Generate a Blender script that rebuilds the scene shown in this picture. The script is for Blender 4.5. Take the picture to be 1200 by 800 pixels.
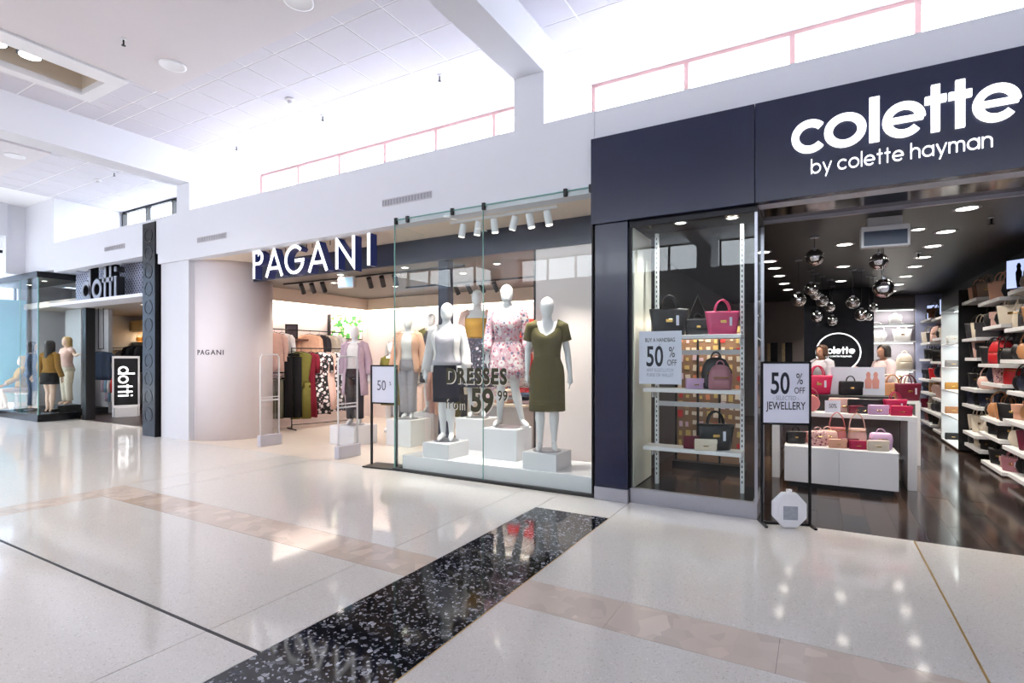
import bpy, bmesh, math, random
from mathutils import Vector, Matrix
PI = math.pi
RND = random.Random(11)
scene = bpy.context.scene
for o in list(bpy.data.objects): bpy.data.objects.remove(o)
COL = scene.collection

# ------------------------------------------------------------------ camera
cam_data = bpy.data.cameras.new('camera'); cam = bpy.data.objects.new('camera', cam_data)
COL.objects.link(cam); scene.camera = cam
cam_data.sensor_width = 36.0; cam_data.lens = 625 / 1200 * 36.0
cam_data.shift_y = 20 / 1200; cam_data.clip_start = 0.05; cam_data.clip_end = 400
cam.location = (0, 0, 1.5); cam.rotation_euler = (PI / 2, 0, math.atan(358 / 625))

# ------------------------------------------------------------------ world, exposure
world = bpy.data.worlds.new('world'); scene.world = world; world.use_nodes = True
wn = world.node_tree.nodes; wn.clear()
wb = wn.new('ShaderNodeBackground'); wo = wn.new('ShaderNodeOutputWorld')
wb.inputs['Color'].default_value = (0.92, 0.96, 1.0, 1); wb.inputs['Strength'].default_value = 11.0
world.node_tree.links.new(wb.outputs[0], wo.inputs[0])
vs = scene.view_settings
vs.view_transform = 'Standard'; vs.look = 'None'; vs.gamma = 1.0; vs.use_curve_mapping = False
vs.exposure = 0.16
scene.cycles.max_bounces = 10; scene.cycles.diffuse_bounces = 6; scene.cycles.glossy_bounces = 5
scene.cycles.transparent_max_bounces = 16; scene.cycles.caustics_reflective = False; scene.cycles.caustics_refractive = False
scene.cycles.sample_clamp_indirect = 6.0

def portal(loc, rot, sx, sy):
    l = bpy.data.lights.new('daylight_opening', 'AREA'); l.shape = 'RECTANGLE'; l.size = sx; l.size_y = sy
    l.cycles.is_portal = True
    o = bpy.data.objects.new('daylight_opening', l); COL.objects.link(o); o.location = loc; o.rotation_euler = rot
# clerestory openings of both sides and the glazed mall entrance
portal((-4.0, 6.84, 4.68), (-PI / 2, 0, 0), 25, 1.1)
portal((-4.0, -6.84, 4.68), (PI / 2, 0, 0), 25, 1.1)
portal((-19.2, 0.4, 2.2), (0, -PI / 2, 0), 4.4, 10.9)

# ------------------------------------------------------------------ helpers
def lin(c):
    c = c / 255.0
    return c / 12.92 if c <= 0.04045 else ((c + 0.055) / 1.055) ** 2.4
def rgb(r, g, b): return (lin(r), lin(g), lin(b), 1)

MATS = {}
def mat(name, col, rough=0.5, metal=0.0, var=0.05, vscale=6.0, bump=0.0, bscale=40.0, coat=0.0, emit=None, spec=0.5, trans=0.0):
    if name in MATS: return MATS[name]
    m = bpy.data.materials.new(name); m.use_nodes = True; nt = m.node_tree
    b = nt.nodes['Principled BSDF']
    b.inputs['Roughness'].default_value = rough; b.inputs['Metallic'].default_value = metal
    b.inputs['Coat Weight'].default_value = coat; b.inputs['Coat Roughness'].default_value = 0.05
    b.inputs['Specular IOR Level'].default_value = spec
    tc = nt.nodes.new('ShaderNodeTexCoord'); nz = nt.nodes.new('ShaderNodeTexNoise')
    nz.inputs['Scale'].default_value = vscale; nt.links.new(tc.outputs['Object'], nz.inputs['Vector'])
    mx = nt.nodes.new('ShaderNodeMix'); mx.data_type = 'RGBA'
    mx.inputs[6].default_value = tuple(c * (1 - var) for c in col[:3]) + (1,)
    mx.inputs[7].default_value = tuple(min(1, c * (1 + var)) for c in col[:3]) + (1,)
    nt.links.new(nz.outputs['Fac'], mx.inputs[0]); nt.links.new(mx.outputs[2], b.inputs['Base Color'])
    if bump:
        n2 = nt.nodes.new('ShaderNodeTexNoise'); n2.inputs['Scale'].default_value = bscale
        nt.links.new(tc.outputs['Object'], n2.inputs['Vector'])
        bp = nt.nodes.new('ShaderNodeBump'); bp.inputs['Strength'].default_value = bump; bp.inputs['Distance'].default_value = 0.02
        nt.links.new(n2.outputs['Fac'], bp.inputs['Height']); nt.links.new(bp.outputs[0], b.inputs['Normal'])
    if emit:
        b.inputs['Emission Color'].default_value = emit[0]; b.inputs['Emission Strength'].default_value = emit[1]
    if trans: b.inputs['Transmission Weight'].default_value = trans
    MATS[name] = m
    return m

def glass_mat(name, tint=(1, 1, 1), refl=1.0, rough=0.0, ior=1.5):
    if name in MATS: return MATS[name]
    m = bpy.data.materials.new(name); m.use_nodes = True; nt = m.node_tree; nt.nodes.clear()
    out = nt.nodes.new('ShaderNodeOutputMaterial'); tr = nt.nodes.new('ShaderNodeBsdfTransparent'); gl = nt.nodes.new('ShaderNodeBsdfGlossy')
    lw = nt.nodes.new('ShaderNodeLayerWeight'); lw.inputs['Blend'].default_value = 0.5
    pw = nt.nodes.new('ShaderNodeMath'); pw.operation = 'POWER'; pw.inputs[1].default_value = 5.0
    fr = nt.nodes.new('ShaderNodeMath'); fr.operation = 'MULTIPLY_ADD'; fr.inputs[1].default_value = 0.96; fr.inputs[2].default_value = 0.04
    nt.links.new(lw.outputs['Facing'], pw.inputs[0]); nt.links.new(pw.outputs[0], fr.inputs[0])
    mu = nt.nodes.new('ShaderNodeMath'); mu.operation = 'MULTIPLY'; mu.inputs[1].default_value = refl; mu.use_clamp = True
    tr.inputs['Color'].default_value = tint + (1,); gl.inputs['Roughness'].default_value = rough
    mx = nt.nodes.new('ShaderNodeMixShader'); L = nt.links.new
    L(fr.outputs[0], mu.inputs[0]); L(mu.outputs[0], mx.inputs[0]); L(tr.outputs[0], mx.inputs[1]); L(gl.outputs[0], mx.inputs[2]); L(mx.outputs[0], out.inputs[0])
    MATS[name] = m
    return m

def chips_mat(name, base, chips, scale, cover, rough, edge=0.07):
    """terrazzo: irregular stone chips set in a ground colour"""
    m = bpy.data.materials.new(name); m.use_nodes = True; nt = m.node_tree; L = nt.links.new
    b = nt.nodes['Principled BSDF']; b.inputs['Roughness'].default_value = rough
    tc = nt.nodes.new('ShaderNodeTexCoord')
    wz = nt.nodes.new('ShaderNodeTexNoise'); wz.inputs['Scale'].default_value = scale * 0.6; L(tc.outputs['Object'], wz.inputs['Vector'])
    ad = nt.nodes.new('ShaderNodeMix'); ad.data_type = 'VECTOR'; ad.inputs[0].default_value = 0.35 / scale
    L(tc.outputs['Object'], ad.inputs[4]); L(wz.outputs['Color'], ad.inputs[5])
    cols = base
    prev = None
    for k, s in enumerate((scale, scale * 2.3)):
        vo = nt.nodes.new('ShaderNodeTexVoronoi'); vo.inputs['Scale'].default_value = s; L(ad.outputs[1], vo.inputs['Vector'])
        sp = nt.nodes.new('ShaderNodeSeparateColor'); L(vo.outputs['Color'], sp.inputs[0])
        gt = nt.nodes.new('ShaderNodeMath'); gt.operation = 'LESS_THAN'; L(sp.outputs[0], gt.inputs[0]); gt.inputs[1].default_value = cover[k]
        ve = nt.nodes.new('ShaderNodeTexVoronoi'); ve.feature = 'DISTANCE_TO_EDGE'; ve.inputs['Scale'].default_value = s; L(ad.outputs[1], ve.inputs['Vector'])
        ds = nt.nodes.new('ShaderNodeMath'); ds.operation = 'GREATER_THAN'; L(ve.outputs['Distance'], ds.inputs[0]); ds.inputs[1].default_value = edge
        an = nt.nodes.new('ShaderNodeMath'); an.operation = 'MULTIPLY'; L(gt.outputs[0], an.inputs[0]); L(ds.outputs[0], an.inputs[1])
        cr = nt.nodes.new('ShaderNodeMix'); cr.data_type = 'RGBA'; L(sp.outputs[1], cr.inputs[0])
        cr.inputs[6].default_value = chips[0]; cr.inputs[7].default_value = chips[1]
        mx = nt.nodes.new('ShaderNodeMix'); mx.data_type = 'RGBA'; L(an.outputs[0], mx.inputs[0]); L(cr.outputs[2], mx.inputs[7])
        if prev is None:
            nz = nt.nodes.new('ShaderNodeTexNoise'); nz.inputs['Scale'].default_value = 1.3; L(tc.outputs['Object'], nz.inputs['Vector'])
            bs = nt.nodes.new('ShaderNodeMix'); bs.data_type = 'RGBA'; L(nz.outputs['Fac'], bs.inputs[0])
            bs.inputs[6].default_value = tuple(c * 0.95 for c in base[:3]) + (1,); bs.inputs[7].default_value = base
            L(bs.outputs[2], mx.inputs[6])
        else: L(prev.outputs[2], mx.inputs[6])
        prev = mx
    L(prev.outputs[2], b.inputs['Base Color']); MATS[name] = m
    return m

def pattern_mat(name, base, spots, scale, rough=0.8, thresholds=(0.28, 0.2)):
    """printed fabric: blotches of several colours over a ground"""
    if name in MATS: return MATS[name]
    m = bpy.data.materials.new(name); m.use_nodes = True; nt = m.node_tree; L = nt.links.new
    b = nt.nodes['Principled BSDF']; b.inputs['Roughness'].default_value = rough
    tc = nt.nodes.new('ShaderNodeTexCoord'); prev = None
    for k, c in enumerate(spots):
        vo = nt.nodes.new('ShaderNodeTexVoronoi'); vo.inputs['Scale'].default_value = scale * (1 + 0.55 * k); vo.inputs['Randomness'].default_value = 1
        mp = nt.nodes.new('ShaderNodeMapping'); mp.inputs['Location'].default_value = (k * 3.1, k * 1.7, k * 2.3)
        L(tc.outputs['Object'], mp.inputs[0]); L(mp.outputs[0], vo.inputs['Vector'])
        lt = nt.nodes.new('ShaderNodeMath'); lt.operation = 'LESS_THAN'; lt.inputs[1].default_value = thresholds[k % len(thresholds)] + 0.12
        L(vo.outputs['Distance'], lt.inputs[0])
        mx = nt.nodes.new('ShaderNodeMix'); mx.data_type = 'RGBA'; L(lt.outputs[0], mx.inputs[0]); mx.inputs[7].default_value = c
        if prev is None: mx.inputs[6].default_value = base
        else: L(prev.outputs[2], mx.inputs[6])
        prev = mx
    L(prev.outputs[2], b.inputs['Base Color']); MATS[name] = m
    return m

class MB:
    def __init__(s): s.v = []; s.f = []
    def add(s, vs, fs):
        n = len(s.v); s.v += [tuple(v) for v in vs]; s.f += [tuple(i + n for i in f) for f in fs]; return s
    def box(s, x0, x1, y0, y1, z0, z1):
        return s.add([(x0, y0, z0), (x1, y0, z0), (x1, y1, z0), (x0, y1, z0), (x0, y0, z1), (x1, y0, z1), (x1, y1, z1), (x0, y1, z1)],
                     [(0, 3, 2, 1), (4, 5, 6, 7), (0, 1, 5, 4), (1, 2, 6, 5), (2, 3, 7, 6), (3, 0, 4, 7)])
    def rings(s, rings, cap=True, close=False):
        n = len(rings[0]); vs = [p for r in rings for p in r]; fs = []
        for k in range(len(rings) - 1 + (1 if close else 0)):
            a = k * n; b = ((k + 1) % len(rings)) * n
            for i in range(n): fs.append((a + i, a + (i + 1) % n, b + (i + 1) % n, b + i))
        if cap and not close: fs.append(tuple(range(n - 1, -1, -1))); fs.append(tuple((len(rings) - 1) * n + i for i in range(n)))
        return s.add(vs, fs)
    def tube(s, pts, r, n=8, cap=True, flat=1.0, close=False):
        pts = [Vector(p) for p in pts]; rs = r if isinstance(r, (list, tuple)) else [r] * len(pts)
        rings = []; up = None; N = len(pts)
        for i, p in enumerate(pts):
            if close: d = (pts[(i + 1) % N] - pts[i - 1])
            else: d = (pts[min(i + 1, N - 1)] - pts[max(i - 1, 0)])
            d.normalize()
            if up is None:
                up = Vector((0, 0, 1)) if abs(d.z) < 0.9 else Vector((0, 1, 0))
            a = d.cross(up)
            if a.length < 1e-5: a = d.cross(Vector((1, 0, 0)))
            a.normalize(); b = a.cross(d); b.normalize(); up = b
            rings.append([p + a * (math.cos(2 * PI * k / n) * rs[i]) + b * (math.sin(2 * PI * k / n) * rs[i] * flat) for k in range(n)])
        return s.rings(rings, cap, close)
    def limb(s, pts, rs, n=12):
        """tapered tube with rounded ends"""
        pts = [Vector(p) for p in pts]
        d0 = (pts[0] - pts[1]).normalized(); d1 = (pts[-1] - pts[-2]).normalized()
        P = [pts[0] + d0 * rs[0] * 0.9, pts[0] + d0 * rs[0] * 0.6] + pts + [pts[-1] + d1 * rs[-1] * 0.6, pts[-1] + d1 * rs[-1] * 0.9]
        Rr = [rs[0] * 0.35, rs[0] * 0.78] + list(rs) + [rs[-1] * 0.78, rs[-1] * 0.35]
        return s.tube(P, Rr, n)
    def cyl(s, c, r, h, n=20, r2=None, axis='z'):
        r2 = r if r2 is None else r2; rings = []
        for rr, t in ((r, 0), (r2, h)):
            ring = []
            for k in range(n):
                a = 2 * PI * k / n; x, y = rr * math.cos(a), rr * math.sin(a)
                p = {'z': (x, y, t), 'y': (x, t, -y), 'x': (t, x, y)}[axis]
                ring.append((c[0] + p[0], c[1] + p[1], c[2] + p[2]))
            rings.append(ring)
        return s.rings(rings)
    def lathe(s, c, prof, n=20, sx=1, sy=1):
        return s.rings([[(c[0] + r * math.cos(2 * PI * k / n) * sx, c[1] + r * math.sin(2 * PI * k / n) * sy, c[2] + z) for k in range(n)] for r, z in prof])
    def prism(s, poly, y0, y1):
        n = len(poly)
        return s.add([(x, y0, z) for x, z in poly] + [(x, y1, z) for x, z in poly],
                     [tuple(range(n)), tuple(range(2 * n - 1, n - 1, -1))] + [(i, i + n, (i + 1) % n + n, (i + 1) % n) for i in range(n)])
    def stroke(s, pts, w, y0, y1, close=False):
        """a flat pen stroke of width w in the xz plane, given depth y0..y1"""
        P = [Vector((p[0], p[1])) for p in pts]; N = len(P); A = []; B = []
        for i in range(N):
            if close: d0 = (P[i] - P[i - 1]).normalized(); d1 = (P[(i + 1) % N] - P[i]).normalized()
            else:
                d0 = (P[i] - P[i - 1]).normalized() if i > 0 else (P[1] - P[0]).normalized()
                d1 = (P[i + 1] - P[i]).normalized() if i < N - 1 else d0
            n0 = Vector((-d0.y, d0.x)); n1 = Vector((-d1.y, d1.x)); m = (n0 + n1)
            if m.length < 1e-4: m = n0
            m.normalize(); k = (w / 2) / max(0.35, m.dot(n0)); A.append(P[i] + m * k); B.append(P[i] - m * k)
        rings = [[(a.x, y0, a.y), (b.x, y0, b.y), (b.x, y1, b.y), (a.x, y1, a.y)] for a, b in zip(A, B)]
        return s.rings(rings, not close, close)
    def mesh(s, name, bevel=0.0, seg=2, smooth=False):
        me = bpy.data.meshes.new(name); me.from_pydata(s.v, [], s.f)
        bm = bmesh.new(); bm.from_mesh(me)
        bmesh.ops.recalc_face_normals(bm, faces=bm.faces)
        if bevel: bmesh.ops.bevel(bm, geom=list(bm.edges), offset=bevel, segments=seg, affect='EDGES', profile=0.6)
        bm.to_mesh(me); bm.free()
        if smooth:
            for p in me.polygons: p.use_smooth = True
        return me

def link(name, data, m=None, parent=None, loc=(0, 0, 0), rot=(0, 0, 0), scale=None, kind=None):
    if m is not None and data is not None and not data.materials: data.materials.append(m)
    o = bpy.data.objects.new(name, data); COL.objects.link(o); o.location = loc; o.rotation_euler = rot
    if scale: o.scale = scale
    if parent is not None: o.parent = parent
    if kind: o['kind'] = kind
    return o
def build(mb, name, m, parent=None, loc=(0, 0, 0), rot=(0, 0, 0), bevel=0.0, seg=2, smooth=False, kind=None):
    return link(name, mb.mesh(name, bevel, seg, smooth), m, parent, loc, rot, None, kind)
def tag(o, label, cat, group=None):
    o['label'] = label; o['category'] = cat
    if group: o['group'] = group
    return o
def thing(name, label, cat, loc=(0, 0, 0), rz=0.0, group=None):
    o = bpy.data.objects.new(name, None); COL.objects.link(o); o.location = loc; o.rotation_euler = (0, 0, rz); o.empty_display_size = 0.1
    return tag(o, label, cat, group)
def struct(name, mb, m, bevel=0.0, parent=None, smooth=False):
    return build(mb, name, m, parent, bevel=bevel, smooth=smooth, kind=None if parent else 'structure')
def B(*a): return MB().box(*a)
def copy_tree(o, parent=None):
    c = o.copy(); COL.objects.link(c); c.parent = parent
    for ch in list(o.children): copy_tree(ch, c)
    return c
def lamp(parent, kind, loc, power, color=(1, 1, 1), size=0.05, rot=(0, 0, 0), angle=1.6, blend=0.6):
    l = bpy.data.lights.new('lamp_light', kind); l.energy = power; l.color = color
    if kind == 'SPOT': l.spot_size = angle; l.spot_blend = blend; l.shadow_soft_size = size
    elif kind == 'POINT': l.shadow_soft_size = size
    else: l.shape = 'RECTANGLE'; l.size, l.size_y = size
    o = bpy.data.objects.new('lamp_light', l); COL.objects.link(o); o.location = loc; o.rotation_euler = rot; o.parent = parent
    return o
def aim(src, dst):
    return (Vector(dst) - Vector(src)).to_track_quat('-Z', 'Y').to_euler()
def text_mesh(body, size, sx=1.0, bold=0.0, depth=0.002, align='CENTER', spacing=1.0):
    cu = bpy.data.curves.new('lettering', 'FONT'); cu.body = body; cu.size = size; cu.align_x = align; cu.offset = bold; cu.extrude = depth / 2
    cu.space_character = spacing; cu.resolution_u = 4
    o = bpy.data.objects.new('lettering', cu); COL.objects.link(o)
    me = bpy.data.meshes.new_from_object(o.evaluated_get(bpy.context.evaluated_depsgraph_get()))
    bpy.data.objects.remove(o); bpy.data.curves.remove(cu)
    # stand upright, facing -y
    me.transform(Matrix.Diagonal((sx, 1, 1, 1))); me.transform(Matrix.Rotation(PI / 2, 4, 'X'))
    me.materials.clear()
    return me

# ------------------------------------------------------------------ round geometric lettering (pen strokes)
def arc(cx, cz, r, a0, a1, n=28, rz=None):
    return [(cx + r * math.cos(math.radians(a0 + (a1 - a0) * k / n)), cz + (rz or r) * math.sin(math.radians(a0 + (a1 - a0) * k / n))) for k in range(n + 1)]
def glyph(ch, w):
    """strokes with x-height 1; returns (list of (points, closed)), advance"""
    r = 0.5 - w / 2; h = w / 2
    S = {'c': ([(arc(.5, .5, r, 42, 318), 0)], .9), 'o': ([(arc(.5, .5, r, 0, 360, 32)[:-1], 1)], 1.0),
         'l': ([([(h, 0), (h, 1.45)], 0)], w), 'i': ([([(h, 0), (h, 1)], 0), ([(h, 1.2), (h, 1.2 + w)], 0)], w),
         'e': ([(arc(.5, .5, r, 0, 318), 0), ([(h, .5), (1 - h / 2, .5)], 0)], 1.0),
         't': ([([(.27, 0), (.27, 1.38)], 0), ([(.02, 1 - h), (.52, 1 - h)], 0)], .54),
         'd': ([(arc(.5, .5, r, 0, 360, 32)[:-1], 1), ([(1 - h, 0), (1 - h, 1.6)], 0)], 1.0),
         'b': ([(arc(.5, .5, r, 0, 360, 32)[:-1], 1), ([(h, 0), (h, 1.45)], 0)], 1.0),
         'a': ([(arc(.5, .5, r, 0, 360, 32)[:-1], 1), ([(1 - h, 0), (1 - h, 1)], 0)], 1.0),
         'y': ([([(h, 1), (.45, h)], 0), ([(.85, 1), (.3, -.4)], 0)], .88),
         'h': ([([(h, 0), (h, 1.45)], 0), (arc(.42, .58, .42 - h, 180, 0, 14) + [(.84 - h, 0)], 0)], .84),
         'n': ([([(h, 0), (h, 1)], 0), (arc(.42, .58, .42 - h, 180, 0, 14) + [(.84 - h, 0)], 0)], .84),
         'm': ([([(h, 0), (h, 1)], 0), (arc(.36, .64, .36 - h, 180, 0, 12) + [(.72 - h, 0)], 0), (arc(1.08 - w, .64, .36 - h, 180, 0, 12) + [(1.44 - w - h, 0)], 0)], 1.44 - w),
         'P': ([([(h, 0), (h, 1 - h), (.32, 1 - h)] + arc(.32, .74, .26 - h, 90, -90, 12) + [(h, .48 + h)], 0)], .58),
         'A': ([([(.02 + h, 0), (.5, 1 - h), (.98 - h, 0)], 0), ([(.2, .3), (.8, .3)], 0)], 1.0),
         'G': ([(arc(.52, .5, .5 - h, 45, 345, 26), 0), ([(.55, .46), (1.02, .46)], 0)], 1.04),
         'N': ([([(h, 0), (h, 1 - h), (.86 - h, h), (.86 - h, 1)], 0)], .86), 'I': ([([(h, 0), (h, 1)], 0)], w)}
    return S[ch]
def word_mb(word, w, y0, y1, gap=0.08, sep=None):
    """returns list of (glyph MB, advance offset) and the total width, x-height 1"""
    x = 0; out = []
    for ch in word:
        if ch == ' ': x += 0.42; continue
        st, adv = glyph(ch, w); mb = MB()
        for pts, cl in st: mb.stroke([(px + x, pz) for px, pz in pts], w, y0, y1, bool(cl))
        out.append(mb); x += adv + gap
    return out, x - gap

# ------------------------------------------------------------------ materials of the place
M_white = mat('white_paint', rgb(232, 232, 236), 0.55, var=0.01)
M_wall = mat('facade_paint', rgb(219, 220, 227), 0.5, var=0.012)
M_plaster = mat('ceiling_plaster', rgb(213, 208, 212), 0.7, var=0.012)
M_tile = mat('ceiling_tile', rgb(208, 206, 215), 0.8, var=0.015, bump=0.05, bscale=90)
M_grid = mat('ceiling_grid', rgb(246, 246, 248), 0.6, var=0.005)
M_terr = chips_mat('cream_terrazzo', rgb(226, 222, 217), (rgb(196, 190, 184), rgb(240, 238, 234)), 110, (0.16, 0.22), 0.075)
M_black_terr = chips_mat('black_terrazzo', rgb(20, 21, 27), (rgb(44, 48, 60), rgb(176, 180, 190)), 33, (0.13, 0.2), 0.06)
M_marble = [chips_mat('beige_marble_%d' % k, c, (tuple(q * 0.88 for q in c[:3]) + (1,), tuple(min(1, q * 1.12) for q in c[:3]) + (1,)), 4.3, (0.5, 0.4), 0.085, 0.0) for k, c in enumerate((rgb(213, 197, 184), rgb(204, 186, 171), rgb(218, 204, 193)))]
M_joint = mat('grey_joint', rgb(92, 82, 74), 0.5); M_brass = mat('brass_strip', rgb(196, 164, 104), 0.3, metal=0.7)
M_jblack = mat('black_joint', rgb(28, 28, 32), 0.4)
M_frame = mat('flare_pink_frame', rgb(196, 158, 154), 0.5); M_frame_dark = mat('dark_window_frame', rgb(16, 20, 28), 0.4)  # pink lens flare is put into the colour of the pale frames
M_pane = glass_mat('window_pane', (0.97, 0.985, 1.0), 0.5)
M_shopglass = glass_mat('shop_glass', (0.965, 0.99, 0.982), 0.55)
M_glassedge = mat('glass_edge', rgb(122, 170, 162), 0.15, var=0.02)
M_navy = mat('navy_gloss_panel', rgb(27, 33, 62), 0.26, var=0.03, coat=0.15)
M_navy2 = mat('navy_bulkhead', rgb(38, 44, 66), 0.45)
M_black = mat('black_paint', rgb(20, 20, 23), 0.4); M_blackgloss = mat('black_gloss', rgb(16, 18, 25), 0.2, spec=0.3)
M_blackmetal = mat('black_metal', rgb(28, 28, 32), 0.35, metal=0.6)
M_steel = mat('brushed_steel', rgb(176, 178, 188), 0.32, metal=0.85, var=0.04, vscale=30)
M_chrome = mat('chrome', rgb(235, 235, 238), 0.04, metal=1.0, var=0.0)
M_bronze = mat('mirror_bronze_soffit', rgb(92, 78, 72), 0.1, metal=0.85)
M_pinkwall = mat('blush_white_wall', rgb(240, 228, 226), 0.6, var=0.012)
M_cream = mat('cream_soffit', rgb(236, 220, 204), 0.6, var=0.015)
M_taupe = mat('taupe_ceiling', rgb(112, 104, 99), 0.6, var=0.03)
M_shopfloor = mat('cream_shop_floor', rgb(224, 212, 200), 0.25, var=0.02)
M_whitegloss = mat('white_laminate', rgb(240, 240, 243), 0.3, var=0.01)
M_grey = mat('warm_grey_wall', rgb(150, 140, 138), 0.6); M_lightgrey = mat('light_grey_panel', rgb(196, 194, 198), 0.5)
M_glow = mat('warm_lamp_glow', rgb(255, 244, 225), 0.5, emit=((1, 0.93, 0.82, 1), 8.0)); M_glowwhite = mat('white_lamp_glow', rgb(255, 255, 255), 0.5, emit=((1, 0.98, 0.96, 1), 10.0))
M_letter = mat('lit_white_letter', rgb(250, 250, 252), 0.4, emit=((1, 1, 1, 1), 1.3), var=0.0)
M_paper = mat('white_poster_paper', rgb(226, 228, 244), 0.6, var=0.01); M_ink = mat('navy_ink', rgb(22, 26, 44), 0.6); M_inkgrey = mat('grey_ink', rgb(150, 152, 170), 0.6)

# ------------------------------------------------------------------ floor of the mall, laid piece by piece
floor = struct('floor', B(-19.4, 9, -5.5, 5.46, -0.12, -0.006), M_joint)
struct('wall_glare_block', B(-34, -33.5, -40, 40, -0.1, 9.0), mat('glare_block_grey', rgb(128, 140, 158), 0.7, var=0.2, vscale=0.4))  # unseen wall added outside to cut the glare through the glazed entrance
struct('floor', B(-60, -19.4, -40, 40, -0.16, -0.1), mat('paving_outside', rgb(170, 168, 165), 0.8))
def slab(name, x0, x1, y0, y1, m, g=0.003):
    return struct(name, B(x0 + g, x1 - g, y0 + g, y1 - g, -0.006, 0.0), m, parent=floor)
SX0, SX1 = -2.47, -1.70
slab('black_terrazzo_strip', SX0, SX1, -4.8, 4.8, M_black_terr, 0.002)
xs_cut = [-19.4, -13.75, -10.14, -7.13]
for a, b in zip(xs_cut[:-1], xs_cut[1:]):
    for c, d in ((-5.5, -1.9), (-1.9, 1.72), (1.72, 5.46)): slab('terrazzo_slab', a, b, c, d, M_terr)
for a, b in ((-7.13, -6.53), (-6.53, -2.92), (-2.92, SX0)): slab('terrazzo_slab', a, b, 3.2, 5.46, M_terr)
slab('terrazzo_slab', SX0, SX1, 4.8, 5.46, M_terr)
for a, b in ((SX1, 0.69), (0.69, 4.3), (4.3, 9)):
    slab('terrazzo_slab', a, b, 3.2, 5.46, M_terr); slab('terrazzo_slab', a, b, -0.8, 2.83, M_terr); slab('terrazzo_slab', a, b, -5.5, -0.8, M_terr)
for a, b in ((-6.75, -2.92), (-2.92, SX0)):
    slab('terrazzo_slab', a, b, 1.728, 2.83, M_terr); slab('terrazzo_slab', a, b, -1.9, 1.712, M_terr); slab('terrazzo_slab', a, b, -5.5, -1.9, M_terr)
slab('terrazzo_slab', SX0, SX1, -5.5, -4.8, M_terr)
struct('black_joint_strip', B(-6.75, SX0, 1.711, 1.729, -0.006, 0.0005), M_jblack, parent=floor)
struct('brass_joint_strip', B(0.684, 0.696, -0.8, 5.46, -0.006, 0.0006), M_brass, parent=floor)
struct('brass_joint_strip', B(SX1 - 0.004, SX1 + 0.004, -4.8, 4.8, -0.006, 0.0006), M_brass, parent=floor)
x = -7.13; k = 0
while x < 9:
    w = 0.62 + 0.3 * RND.random(); e = min(x + w, 9)
    if x < SX0 < e: e = SX0
    if SX0 - 1e-4 <= x < SX1: x = SX1; continue
    slab('marble_band_piece', x, e, 2.83, 3.2, M_marble[RND.randrange(3)], 0.001); x = e
y = 2.83
while y > -5.4:
    e = max(y - (0.6 + 0.3 * RND.random()), -5.5); slab('marble_band_piece', -7.13, -6.75, e, y, M_marble[RND.randrange(3)], 0.001); y = e

# ------------------------------------------------------------------ ceiling: slab, plaster fields, grid tiles, beams
CZ = 5.22
HX0, HX1, HY0, HY1 = -8.85, -8.2, -3.45, 3.45
cm = MB()
for a in ((-17.2, HX0 - 0.06, -7.0, 7.0), (HX1 + 0.06, 9, -7.0, 7.0), (HX0 - 0.06, HX1 + 0.06, HY1 + 0.06, 7.0), (HX0 - 0.06, HX1 + 0.06, -7.0, HY0 - 0.06)): cm.box(*a, CZ + 0.012, CZ + 0.2)
ceiling = struct('ceiling', cm, M_grid)
pm = MB()
for a in ((-7.88, -3.1, -4.0, 4.0), (-17.2, -11.95, -4.2, 4.2), (-2.71, 9, -4.0, 4.0)):
    struct('plaster_field', B(*a, CZ - 0.05, CZ + 0.01), M_plaster, parent=ceiling)
rim = MB()
rim.box(HX0 - 0.16, HX0, HY0 - 0.16, HY1 + 0.16, CZ - 0.07, CZ + 0.01).box(HX1, HX1 + 0.3, HY0 - 0.16, HY1 + 0.16, CZ - 0.07, CZ + 0.01)
rim.box(HX0, HX1, HY1, HY1 + 0.16, CZ - 0.07, CZ + 0.01).box(HX0, HX1, HY0 - 0.16, HY0, CZ - 0.07, CZ + 0.01)
struct('trough_rim', rim, M_white, parent=ceiling)
tz = CZ + 0.011; tr = MB(); tr.box(HX0 - 0.05, HX0, HY0 - 0.05, HY1 + 0.05, tz, 5.72).box(HX1, HX1 + 0.05, HY0 - 0.05, HY1 + 0.05, tz, 5.72).box(HX0, HX1, HY1, HY1 + 0.05, tz, 5.72).box(HX0, HX1, HY0 - 0.05, HY0, tz, 5.72).box(HX0 - 0.05, HX1 + 0.05, HY0 - 0.05, HY1 + 0.05, 5.72, 5.8)
struct('trough_box', tr, mat('trough_cream', rgb(216, 204, 188), 0.7), parent=ceiling)
T = 0.58; tile_cache = {}
def ceil_tile(x0, x1, y0, y1):
    if x1 - x0 < 0.06 or y1 - y0 < 0.06: return
    key = (round(x1 - x0, 3), round(y1 - y0, 3))
    if key not in tile_cache:
        a, b = (x1 - x0) / 2 - 0.011, (y1 - y0) / 2 - 0.011
        tile_cache[key] = B(-a, a, -b, b, 0, 0.012).mesh('ceiling_tile')
    link('ceiling_tile', tile_cache[key], M_tile, ceiling, ((x0 + x1) / 2, (y0 + y1) / 2, CZ + 0.007))
def tile_field(X0, X1, Y0, Y1):
    i0 = math.floor((X0 + 4.02) / T); ys = math.floor((Y0 - 4.22) / T)
    xk = -4.02 + i0 * T
    while xk < X1 - 1e-6:
        yk = 4.22 + ys * T
        while yk < Y1 - 1e-6:
            ceil_tile(max(xk, X0), min(xk + T, X1), max(yk, Y0), min(yk + T, Y1)); yk += T
        xk += T
tile_field(-9.84, -3.1, 4.0, 6.86); tile_field(-9.03, -7.88, HY1 + 0.165, 4.0); tile_field(-9.84, -9.03, 0.8, 4.0)
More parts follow.
